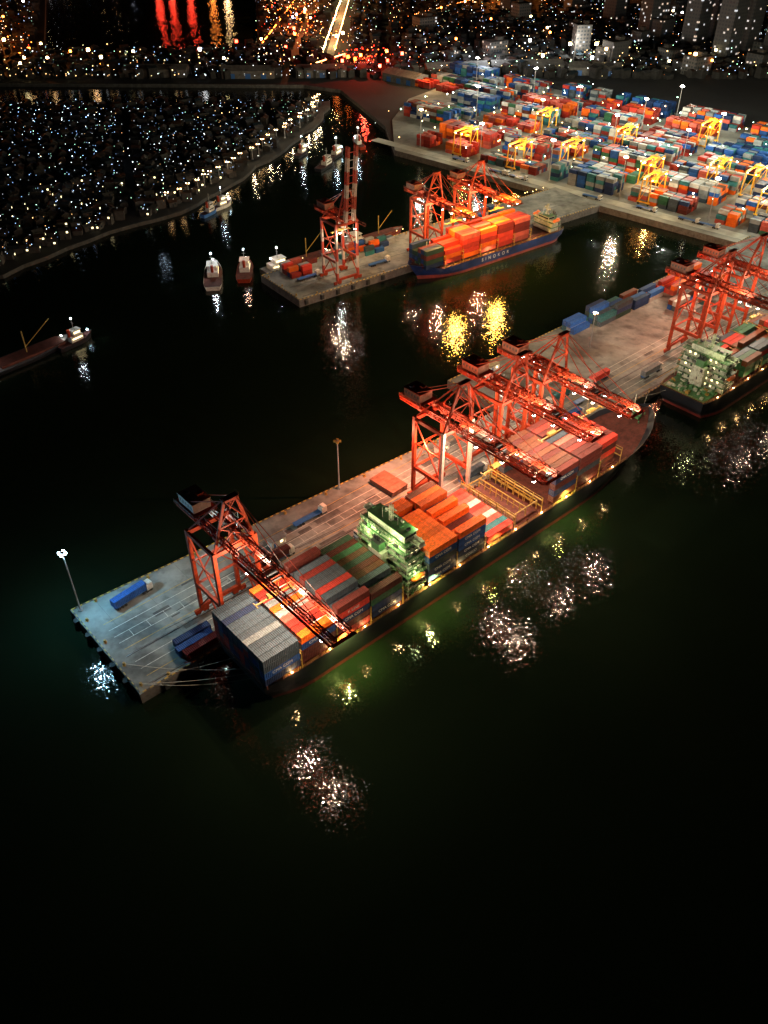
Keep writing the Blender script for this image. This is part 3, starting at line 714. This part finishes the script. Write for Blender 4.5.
rt=root('yard_gantry_crane',(0,0,0),0,'yellow rubber-tyred gantry crane straddling container stacks','crane','yellow yard cranes')
S=10.3
for sx in (-1,1):
    for sy in (-1,1):
        m=MB(); m.beam((sx*3.4,sy*S,1.2),(sx*2.8,sy*S,16),.6,.6); m.part('leg',M_YEL,rt)
        m=MB(); m.cyl((sx*3.4,sy*S-.3,.8),(sx*3.4,sy*S+.3,.8),.8,12); m.part('wheel',M_DARK,rt)
m=MB()
for sy in (-1,1): m.beam((-4.4,sy*S,1.9),(4.4,sy*S,1.9),.7,.8); m.beam((-2.8,sy*S,15.5),(2.8,sy*S,15.5),.5); m.beam((-3.4,sy*S,2),(2.8,sy*S,15),.3)
for sx in (-1,1): m.beam((sx*2.8,-S-1,16.8),(sx*2.8,S+1,16.8),.8,1.2)
m.part('portal_frame',M_YEL,rt)
m=MB(); m.box((0,2,18),(5,3.4,1.2)); m.box((0,5,14.8),(1.8,1.8,2.2)); m.part('trolley',M_YEL,rt)
m=MB(); m.box((0,2,11.5),(6,.5,.4)); m.box((0,2,12.2),(3,2,.8))
for q in (-1,1): m.cyl((q*1.4,2,12.2),(q*1.4,2,17.4),.06,5)
m.part('spreader',M_YEL,rt)
for sx in (-1,1):
    for sy in (-1,1):
        m=MB(); m.box((sx*2.8,sy*(S-1),15.8),(1,1,.4)); m.part('floodlight',M_LAMPO,rt)
TR=tree(rt); 
RTG=[(44,0),(92,0),(118,1),(196,0),(180,1),(215,2),(262,1),(240,2),(300,3),(322,2),(345,3),(290,2),(372,3),(330,4),(360,4),(395,4),(402,2),(130,3),(60,3),(425,3),(170,5),(290,5),(385,1),(430,1)]
for k,(s,i) in enumerate(RTG):
    p=Y3(s,YT[i]+7.2,3.95)
    if k==0: rt.location=p; rt.rotation_euler=(0,0,AZ3)
    else: place(TR,p,AZ3)
    plight('yard_crane_light',p+Vector((0,0,14)),9000,(1,.6,.2),.5)

# ---------------------------------------------------------------- light masts
def mast(h,mlamp,heads=4,label='tall steel light mast with bright floodlights',name='light_mast',grp='light masts',hs_=.9):
    rt=root(name,(0,0,0),0,label,'light mast',grp)
    m=MB(); m.cyl((0,0,0),(0,0,h),.32,8,r2=.18); m.box((0,0,.3),(1.2,1.2,.6)); m.part('pole',M_STEEL,rt)
    m=MB(); m.cyl((0,0,h-.5),(0,0,h-.2),.8,10); m.part('lamp_ring',M_DARK,rt)
    for i in range(heads):
        a=i*2*math.pi/heads; m=MB(); m.box((math.cos(a)*.9,math.sin(a)*.9,h-.5),(hs_,hs_,.7*hs_)); m.part('floodlight',mlamp,rt)
    return rt
mC=mast(25,M_LAMPC,4,hs_=.7); mC.location=P(2.5,2.5,PZ); mC['label']='light mast with cold blue-white lamps at the pier end'; plight('mast_light',P(2.5,2.5,27.6),90000,(.3,.72,1),.35)
mb0=mast(22,M_YELD,4,'weathered brown light mast standing unlit at the quay edge'); mb0.location=P(104,8,PZ)
mG=mast(26,M_LAMPW,6,'floodlight mast with glaring white lamps between the cranes',hs_=1.3); mG.location=P(194,15,PZ); plight('mast_light',P(194,15,30.5),80000,(.95,1,.88),.5)
mW=mast(27,M_LAMPW,6); TW=tree(mW); mW.location=P2(48,-30,PZ); plight('mast_light',P2(48,-30,31.5),36000,(.8,1,.85),.5)
mO=mast(27,M_LAMPO,6); TO=tree(mO); mO.location=Y3(10,18,3.9)
plight('mast_light',Y3(10,18,31.5),80000,(1,.85,.55),.6)
mFill=mast(18,M_LAMPO,3,hs_=.5); TFill=tree(mFill); mFill.location=P(262,2,PZ); plight('mast_light',P(262,2,23),26000,(1,.75,.5),.4)  # added low mast: no real one here, supplies light for the wide pier
place(TFill,P(340,-2,PZ),0); plight('mast_light',P(340,-2,23),40000,(1,.7,.45),.4)  # second added mast, put in to light the pier further along
place(TW,P(395,20,PZ),0); plight('mast_light',P(395,20,31.5),60000,(1,.7,.45),.5)
for s in (62,122,182,242,302,362,422):
    for t in (19,101.5,156.5):
        warm=R.random()<.5; s1=s+R.uniform(-4,4)
        place(TO if warm else TW,Y3(s1,t,3.9),0)
        plight('mast_light',Y3(s1,t,31.8),R.uniform(50000,130000),(1,.72,.36) if warm else (.95,1,.8),.6)
for s,t in ((0,101.5),(0,184),(-62,184),(122,211),(242,211),(362,211)):
    place(TW,Y3(s,t,3.9),0); plight('mast_light',Y3(s,t,31.8),80000,(1,.95,.75),.6)
mS=mast(9,M_LAMPO,2,'street lamp on the lit embankment','street_lamp','street lamps along the embankment',hs_=.55); TS=tree(mS); mS.location=(-110,616,2.2)
emb=[Vector(p+(0,)) for p in ((-138,552),(-110,612),(-82,690),(-60,758),(-57,808))]
for i in range(len(emb)-1):
    n=7
    for j in range(n):
        p=emb[i].lerp(emb[i+1],(j+R.uniform(-.25,.25))/n)+Vector((R.uniform(-3,2),2,2.2))
        if (i,j)!=(1,0): place(TS,p,0)
        if j%3==0 and i>0: plight('street_light',p+Vector((0,0,10)),3000,(1,.8,.5),.4)

# ---------------------------------------------------------------- trucks
rt=root('truck',(0,0,0),0,'container truck with white cab parked on the quay','truck','trucks on the quay')
m=MB(); m.box((6.6,0,1.9),(2.2,2.4,2.2)); m.box((6.9,0,3.15),(1.6,2.3,.4)); cab=m.part('cab',M_WHITE,rt)
m=MB(); m.box((7.73,0,2.35),(.06,2.1,.9)); m.part('windscreen',M_GLASS,cab)
m=MB(); m.box((0,0,1.1),(12.6,.9,.35)); m.box((0,0,1.35),(12.4,2.4,.16)); m.box((6.4,0,.75),(3,1,.3)); m.part('trailer',M_BLUE,rt)
for x in (-5.2,-4,-2.8,4.2,5.4,7.2):
    m=MB(); m.cyl((x,-1.2,.5),(x,-.75,.5),.5,12); m.cyl((x,.75,.5),(x,1.2,.5),.5,12); m.part('wheel',M_RUB,rt)
TT=tree(rt); rt.location=P(17,9,PZ+.01); rt.rotation_euler=(0,0,AZ+.12); rt['label']='blue flatbed trailer truck parked on the open quay'
c=container(P(16.5,8.9,PZ+1.46),AZ+.12,'blue','resting on a parked trailer')
for a,b,cn in ((62,25,'maroon'),(98,34,'slate grey'),(112,34,None),(146,36,'slate grey'),(205,36,'blue'),(222,30,None),(240,24,'red'),(262,36,'light grey'),(84,15,None),(215,22,'teal')):
    place(TT,P(a,b,PZ+.01),AZ+(math.pi if R.random()<.4 else 0),label='container truck with white cab parked on the quay')
    if cn: container(P(a,b,PZ+1.46),AZ,cn,'loaded on a truck on the quay')
for i in range(12):
    s=R.uniform(-10,380); place(TT,Y3(s,R.choice((8.3,12.6)),3.96),AZ3,label='container truck driving on the lit terminal road')
for a,b in ((18,-20),(60,-12),(140,-14)):
    place(TT,P2(a,b,PZ+.01),AZ2,label='container truck with white cab parked on the quay')
for a,b,h in ((119,19,3),(205,0,2)):
    for k in range(h):
        m=MB(); m.box((0,0,.35),(12.4,8,.5)); 
        for q in range(5): m.box((-5+q*2.5,0,.65),(.3,7.8,.1))
        for q in (-1,1): m.box((q*5,0,.05),(.4,7,.1))
        o=m.part('hatch_cover_panel',M_HOUSEM,None,P(a,b,PZ+.01+k*.72),AZ+math.pi/2+.03*k); tag(o,'ship hatch cover panel stacked flat on the quay','hatch cover','stacked hatch covers')
for a,b in ((68,18),(212,-14),(150,16)):
    rt=root('site_office',P(a,b,PZ),AZ,'small white cabin office standing on the quay','hut','quay cabins')
    m=MB(); m.box((0,0,1.4),(6,2.6,2.6)); m.part('wall',M_WHITE,rt)
    m=MB(); m.box((0,0,2.8),(6.5,3.1,.18)); m.part('roof',M_STEEL,rt)
    m=MB(); m.box((1.2,-1.32,1.6),(1.2,.06,.9)); m.part('window',M_WINLIT,rt)
    m=MB(); m.box((-1.6,-1.32,1.1),(.9,.06,2)); m.part('door',M_BLUE,rt)

# ---------------------------------------------------------------- boats
def boat(loc,rz,L=26,B=7.5,label='',mh=M_HULL,house=M_WHITE,lights=True,barge=False,e=1800,lc=(.85,.95,1)):
    rt=root('cargo_barge' if barge else 'tugboat',loc,rz,label,'boat','boats in the harbour')
    m=MB(); nt=14; lv=[(-1,.75),(1.0,.95),(2.2,1)]
    g=[]
    for k,(z,s) in enumerate(lv):
        row=[]
        for i in range(nt+1):
            t=i/nt; y=B/2*s
            if t>.55: y*=1-((t-.55)/.45)**2.2
            if t<.1: y*=.8+.2*t/.1
            row.append((-L/2+t*(L-(2-k)*.8),max(y,.1),z+(1.4*smooth(.6,1,t) if k else 0)))
        g.append(row)
    W=nt+1
    for sg in (-1,1):
        o0=len(m.v); m.v.extend([(x,sg*y,z) for r in g for x,y,z in r])
        for k in range(2):
            for i in range(nt):
                q=[k*W+i,k*W+i+1,(k+1)*W+i+1,(k+1)*W+i]; q=q if sg<0 else q[::-1]; m.f.append([o0+v for v in q]); m.m.append(0); m.c.append(None)
    for k in range(2):
        a=g[k][0];c=g[k+1][0]; m._add([(a[0],-a[1],a[2]),(a[0],a[1],a[2]),(c[0],c[1],c[2]),(c[0],-c[1],c[2])],[(3,2,1,0)],0)
    m.part('hull',mh,rt)
    m=MB()
    for i in range(nt):
        a=g[2][i];c=g[2][i+1]; m._add([(a[0],-a[1],a[2]-.3),(c[0],-c[1],c[2]-.3),(c[0],c[1],c[2]-.3),(a[0],a[1],a[2]-.3)],[(0,1,2,3)],0)
    m.part('deck',M_DECKR if not barge else M_STEEL,rt)
    hx=-L*.3 if barge else L*.02; hl=min(11,L*.34)
    m=MB(); m.box((hx,0,3.3),(hl,B*.6,2.8)); m.box((hx+.5,0,6),(hl*.6,B*.5,2.6)); m.box((hx+.5,0,7.4),(hl*.7,B*.6,.15)); d=m.part('deckhouse',house,rt)
    m=MB(); m.box((hx+.5,-B*.25-.03,6.3),(hl*.5,.05,.9)); m.box((hx+.5+hl*.3+.03,0,6.3),(.05,B*.42,.9)); m.box((hx,-B*.3-.03,3.6),(hl*.8,.05,.7)); m.part('window',M_WINLIT if lights else M_GLASS,d)
    m=MB(); m.cyl((hx,0,7.4),(hx,0,13),.15,6); m.box((hx,0,11),(.15,2.2,.15)); m.part('mast',M_STEEL,rt)
    if not barge:
        m=MB(); m.cyl((hx-hl*.45,0,4.6),(hx-hl*.45,0,8.4),.8,10); m.part('funnel',M_RED,rt)
    else:
        m=MB(); m.box((L*.12,0,2.6),(L*.5,B*.65,1.2)); m.part('hatch_cover',M_DECKR,rt)
        m=MB(); m.cyl((L*.1,0,3),(L*.1,0,14),.3,8); m.beam((L*.1,0,6),(L*.32,0,15),.3); m.part('derrick',M_YELD,rt)
    if lights:
        for q in ((hx,0,13.2),(hx-hl*.4,0,8),(hx+hl*.5,B*.2,5.2),(L*.38,0,4.6)):
            m=MB(); m.box(q,(.5,.5,.4)); m.part('lamp',M_LAMPC if not barge else M_LAMPW,rt)
        plight('boat_lamp',(hx,0,14.5),e,lc,.3,rt)
    return rt
boat((-95,449,0),rad(98),36,10,'white workboat with cold deck lights moored off the pier end',M_WHITE,e=3500)
boat((-78,455,0),rad(94),28,9,'small red-funnelled tugboat moored by the pier end',M_RED,e=2500,lc=(1,.5,.3))
boat(P2(30,-47,0),AZ2,48,10,'low cargo barge with derrick moored behind the pier',lights=True,barge=True)
boat(P2(84,-50,0),AZ2,46,10,'rusty cargo barge moored along the quay back',mh=M_BOOT,lights=False,barge=True)
boat((-173,353,0),rad(48),66,13,'dark cargo barge anchored with deck lights on',lights=True,barge=True,e=3500)
boat((-150,372,0),rad(52),20,6,'small tugboat alongside an anchored barge',lights=True)
boat((-112,545,0),rad(60),16,5,'small fishing boat moored by the embankment',M_BLUE,lights=False)
boat((-106,556,0),rad(50),18,5,'small white ferry boat moored by the embankment',M_WHITE)
boat((-42,640,0),rad(65),26,7,'dark workboat lying in the narrow channel',lights=False)
boat((-36,664,0),rad(65),24,7,'small lit tugboat lying in the narrow channel')
boat((-20,690,0),rad(110),22,6,'small red tugboat lying in the narrow channel',M_RED)
boat((-62,668,0),rad(68),20,6,'small lit boat lying by the embankment')

# ---------------------------------------------------------------- houses
def inpoly(x,y,poly):
    c=False; n=len(poly); j=n-1
    for i in range(n):
        xi,yi=poly[i];xj,yj=poly[j]
        if (yi>y)!=(yj>y) and x<(xj-xi)*(y-yi)/(yj-yi)+xi: c=not c
        j=i
    return c
def house_geom(mb,x,y,z,w,d,h,rh,rz,roof_m,wall_m,rc_=None,wc=None):
    co,si=math.cos(rz),math.sin(rz)
    def T(a,b,c): return (x+a*co-b*si,y+a*si+b*co,z+c)
    W,Dd=w/2,d/2
    mb._add([T(-W,-Dd,0),T(W,-Dd,0),T(W,Dd,0),T(-W,Dd,0),T(-W,-Dd,h),T(W,-Dd,h),T(W,Dd,h),T(-W,Dd,h),T(-W,0,h+rh),T(W,0,h+rh)],
            [(0,1,5,4),(1,2,6,9,5),(2,3,7,6),(3,0,4,8,7)],wall_m,wc)
    e=.4
    mb._add([T(-W-e,-Dd-e,h-.15),T(W+e,-Dd-e,h-.15),T(W+e,0,h+rh+.05),T(-W-e,0,h+rh+.05),T(W+e,Dd+e,h-.15),T(-W-e,Dd+e,h-.15)],[(0,1,2,3),(3,2,4,5)],roof_m,rc_)
HV=[]
for i in range(5):
    m=MB(); w,d,h=R.uniform(4.5,7),R.uniform(4,6),R.choice((3,3.4,5.8,6)); house_geom(m,0,0,0,w,d,h,R.uniform(.8,1.5),0,0,1)
    m.box((0,-d/2-.03,1.0),(.9,.06,2),2); m.box((w*.28,-d/2-.03,h-1.3),(1.1,.06,1),3 if i%2==0 else 2); m.box((w/2+.03,0,h-1.4),(.06,1.1,1),2 if i!=1 else 3)
    if i>2: m.cyl((w*.2,d*.2,h),(w*.2,d*.2,h+2.2),.6,8,2)
    HV.append(m.mesh('house',[M_ROOF,M_HOUSE,M_GLASS,M_WINLIT]))
RC=[(.045,.045,.05),(.03,.02,.016),(.06,.06,.056),(.02,.026,.03),(.04,.018,.012),(.02,.02,.02),(.015,.026,.035)]
pts=[]
for i in range(-130,75):
    for j in range(0,105):
        gx=i*6.8; gy=j*6.8
        a=rad(14); x=-250+gx*math.cos(a)-gy*math.sin(a); y=420+gx*math.sin(a)+gy*math.cos(a)
        if i%17==0 or j%19==0 or R.random()<.06: continue
        x+=R.uniform(-1.8,1.8); y+=R.uniform(-1.8,1.8)
        if not inpoly(x,y,SH) or x<-.56*y-20: continue
        if not inpoly(x+7,y-5,SH) or not inpoly(x,y+6,SH): continue
        pts.append((x,y))
vis=lambda p: abs(p[0])<.56*p[1]
pts.sort(key=lambda p:(0 if vis(p) else 1,p[0]**2+p[1]**2))
hs=MB()
for n,(x,y) in enumerate(pts):
    if n<300:
        o=bpy.data.objects.new('house',R.choice(HV)); col.objects.link(o); o.location=(x,y,2.2); o.rotation_euler=(0,0,rad(14)+R.choice((0,math.pi/2,math.pi))+R.uniform(-.5,.5))
        c=R.choice(RC); o.color=(*c,1); tag(o,'small low house with corrugated roof in a crowded settlement','house','crowded houses by the harbour')
    else:
        c=R.choice(RC); house_geom(hs,x,y,2.2,R.uniform(4.5,7),R.uniform(4,6),R.choice((3,3.4,6)),1.2,rad(14)+R.choice((0,1.57))+R.uniform(-.5,.5),0,0,c,(.03,.028,.026))
LAG=[(-195,3000),(-195,1500),(-130,1030),(-250,990),(-373,1015),(-476,1353),(-540,3000)]
cityp=[]
for i in range(-70,90):
    for j in range(0,100):
        x=i*10.5+R.uniform(-4,4); y=885+j*11.5+R.uniform(-4,4)
        if abs(x)>.54*y or inpoly(x,y,LAG): continue
        if i%9==0 or j%10==0 or -68<x<-38 and y>960: continue
        d=Vector((x,y,0))-Y3(0,0,0); t=d.dot(E2); s=d.dot(E1)
        if t<245 and s>-110: continue
        cityp.append((x,y)); c=R.choice(RC)
        house_geom(hs,x,y,3,R.uniform(6,9),R.uniform(5,8),R.choice((3.5,6,7,9)),1.2,rad(30)+R.choice((0,1.57)),0,0,c,(.03,.028,.026))
o=hs.part('distant_houses',M_HSTUFF); o['kind']='stuff'; tag(o,'dense mass of low city houses with dark roofs','houses')
print('houses',len(pts),len(cityp))

def bld(x,y,w,d,h,rz,mi,label,cat='building',tower=False):
    rt=root('tower_block' if tower else 'city_building',(x,y,3),rz,label,cat,'city buildings')
    m=MB(); m.box((0,0,h/2),(w,d,h)); 
    if tower: m.box((0,0,3),(w+8,d+8,6))
    m.part('wall',M_BLD[mi],rt)
    m=MB(); m.box((0,0,h+.3),(w+.4,d+.4,.6)); m.box((w*.2,0,h+2),(w*.3,d*.4,3)); m.part('roof',M_BANK,rt)
for i in range(90):
    y=R.uniform(900,1600); x=R.uniform(-.02,.52)*y
    if (Vector((x,y,0))-Y3(0,0,0)).dot(E2)<260: continue
    bld(x,y,R.uniform(12,24),R.uniform(10,18),R.choice((9,12,16,22)),rad(R.choice((30,40,120))),R.randint(0,1),'mid-rise city building with scattered lit windows')
for x,y,h,w in ((345,960,70,22),(372,985,95,22),(398,960,120,24),(330,1020,85,22),(425,1010,130,26),(360,1060,110,26),(450,1060,130,26),(300,1080,60,24),(405,1110,120,26),(275,1160,75,22),(480,1130,150,28),(240,1230,60,22),(440,1200,140,28),(330,1250,100,26)):
    bld(x,y,w,w*.8,h,rad(R.choice((25,40))),0,'dark high-rise tower with few lit windows','tower',tower=True)
rtb=bld(203,985,16,12,30,rad(10),1,'pale mid-rise block lit from the street','building')
plight('street_light',(195,966,20),60000,(1,.95,.85),.6)
for x,y,w,d,rz in ((70,915,60,22,10),(140,925,70,24,4),(205,915,50,24,-6),(-60,905,46,20,5),(-130,900,50,18,0),(-220,905,60,18,0),(20,880,40,20,-41)):
    rt=root('warehouse',(x,y,3),rad(rz),'long low warehouse with pitched metal roof','warehouse','warehouses')
    m=MB(); m.box((0,0,3.5),(w,d,7)); m._add([(-w/2,-d/2,7),(-w/2,d/2,7),(-w/2,0,10),(w/2,-d/2,7),(w/2,d/2,7),(w/2,0,10)],[(0,2,1),(3,4,5)],0); m.part('wall',M_WALL,rt)
    m=MB(); m._add([(-w/2-.8,-d/2-.8,6.9),(w/2+.8,-d/2-.8,6.9),(w/2+.8,0,10.15),(-w/2-.8,0,10.15),(w/2+.8,d/2+.8,6.9),(-w/2-.8,d/2+.8,6.9)],[(0,1,2,3),(3,2,4,5)],0)
    m.part('roof',M_WALL,rt)
    for q in range(3): m=MB(); m.box((-w*.3+q*w*.3,-d/2-.05,2.2),(5,.1,4.4)); m.part('door',M_BLUE,rt)

# ---------------------------------------------------------------- city lights (lamp heads, lit windows)
cl=MB()
def lamp(x,y,z,s,c,k): cl.box((x,y,z),(s,s,s),0,0,(c[0]*k,c[1]*k,c[2]*k))
WH=(.85,.92,1);BL=(.35,.55,1);WM=(1,.58,.24);OR=(1,.26,.04);RD=(1,.06,.03);GR=(.5,1,.7);YL=(1,.78,.36)
for (x,y) in pts:
    for q in range(2):
        if R.random()<.7: lamp(x+R.uniform(-5,5),y-R.uniform(1,6),R.uniform(5,8.5),R.uniform(.17,.4),R.choice((WH,WH,WH,BL,BL,BL,WM,GR)),R.choice((.6,1,1.5,2.5,7)))
for (x,y) in cityp:
    for _ in range(2):
        if R.random()<.75: lamp(x+R.uniform(-6,6),y-R.uniform(2,7),R.uniform(6,13),R.uniform(.22,.5),R.choice((WH,WH,YL,WM,OR,BL,BL,GR)),R.choice((.6,1,2,3,9)))
    if R.random()<.025: lamp(x,y-5,16,1.7,R.choice((WH,YL,WM,OR)),20)
def cluster(cx,cy,sx,sy,n,cols,kmin,kmax,smin=.4,smax=.9,big=.08):
    for _ in range(n): 
        x,y=R.gauss(cx,sx),R.gauss(cy,sy)
        if inpoly(x,y,LAG) or y<878: continue
        s=R.uniform(smin,smax); k=R.uniform(kmin,kmax)
        if R.random()<big: s=2.4; k*=5
        lamp(x,y,R.uniform(6,24),s,R.choice(cols),k)
cluster(-425,985,30,30,140,(WM,OR,OR,RD,YL),1,6)
cluster(-500,1080,40,60,70,(WM,OR,OR,YL),1,5)
cluster(-115,1130,30,60,130,(WM,OR,OR,RD,RD),1,6)
cluster(-110,1260,30,50,120,(WM,OR,RD,WH),1,6)
cluster(-60,1050,40,30,60,(WM,OR,YL,WH),1,6)
cluster(-170,930,90,14,60,(WM,YL,WH),1,4)
cluster(-20,930,22,8,80,(RD,RD,OR),1,5)
cluster(160,930,110,20,90,(WH,YL,GR,WM),1,4)
for i in range(110):
    t=i/109; lamp(-63+10*t+R.uniform(-.6,.6),985+480*t,10,.9,YL,9); lamp(-51+8*t,985+480*t,10,.8,WM,7)
    lamp(20+240*t,1160+330*t,10,.7,OR if i%3 else WM,5); lamp(-130+20*t,1010+420*t,10,.9,OR,8)
    lamp(-80+40*t,905+t*60,10,.7,WM,4)
    if R.random()<.35: lamp(-360+300*t+R.uniform(-3,3),884+R.uniform(-4,6),8,R.uniform(.4,.8),R.choice((WM,WH)),R.uniform(.5,4))
for i in range(300):
    lamp(*(Y3(R.uniform(-60,450),R.uniform(20,235),R.uniform(5,20))[:]),R.uniform(.3,.8),R.choice((WH,YL,WM,GR)),R.uniform(3,12))
for i in range(24):
    p=P2(R.uniform(10,220),R.choice((-39,-40)),7); lamp(p.x,p.y,7,.4,YL,4)
o=cl.part('city_lights',M_CITY); o['kind']='stuff'; tag(o,'thousands of small street lamps and lit windows across the city','city lights')
for x,y,e,c in ((-425,990,240000,OR),(-500,1100,200000,OR),(-100,1090,240000,(1,.2,.05)),(-100,1240,240000,OR),(-57,1040,40000,YL),(-52,1200,40000,YL),(-48,1350,40000,YL),(-20,930,120000,RD),(100,930,80000,WH),(40,850,60000,WM),(150,1250,200000,OR)):
    plight('terminal_light',(x,y,28),e,c,1.5)
for x,y,c in ((-335,1700,RD),(-365,1690,RD),(-300,1720,OR),(-390,1700,RD),(-255,1600,WM)):
    plight('pier_warning_light',(x,y,26),40000,c,3)
for x,y in ((-140,520),(-210,560),(-190,640),(-280,600),(-120,700),(-240,720)): plight('settlement_fill',(x,y,22),700,(.6,.8,1),1)  # added fill lamps without fixtures, faintly brighten the house roofs

# ---------------------------------------------------------------- world, added fill sun, camera
w=bpy.data.worlds.new('World'); scene.world=w; w.use_nodes=True; nt=w.node_tree; bg=nt.nodes['Background']
sky=nt.nodes.new('ShaderNodeTexSky'); sky.sky_type='NISHITA'; sky.sun_disc=False; sky.sun_elevation=rad(3); sky.sun_rotation=rad(200)
nt.links.new(sky.outputs[0],bg.inputs['Color']); bg.inputs['Strength'].default_value=.0002
sl=bpy.data.lights.new('roof_fill_sun','SUN'); sl.energy=.003; sl.angle=rad(.5); sl.color=(.7,.82,1); so=bpy.data.objects.new('roof_fill_sun',sl); col.objects.link(so); so.rotation_euler=(rad(50),0,rad(30))  # faint bluish sun added to lift the settlement roofs
cd=bpy.data.cameras.new('camera'); cd.lens=29.88; cd.sensor_width=36; cd.clip_end=20000; cd.clip_start=1
co=bpy.data.objects.new('camera',cd); col.objects.link(co); co.location=(0,0,200); co.rotation_euler=(rad(90-39.47),0,0); scene.camera=co
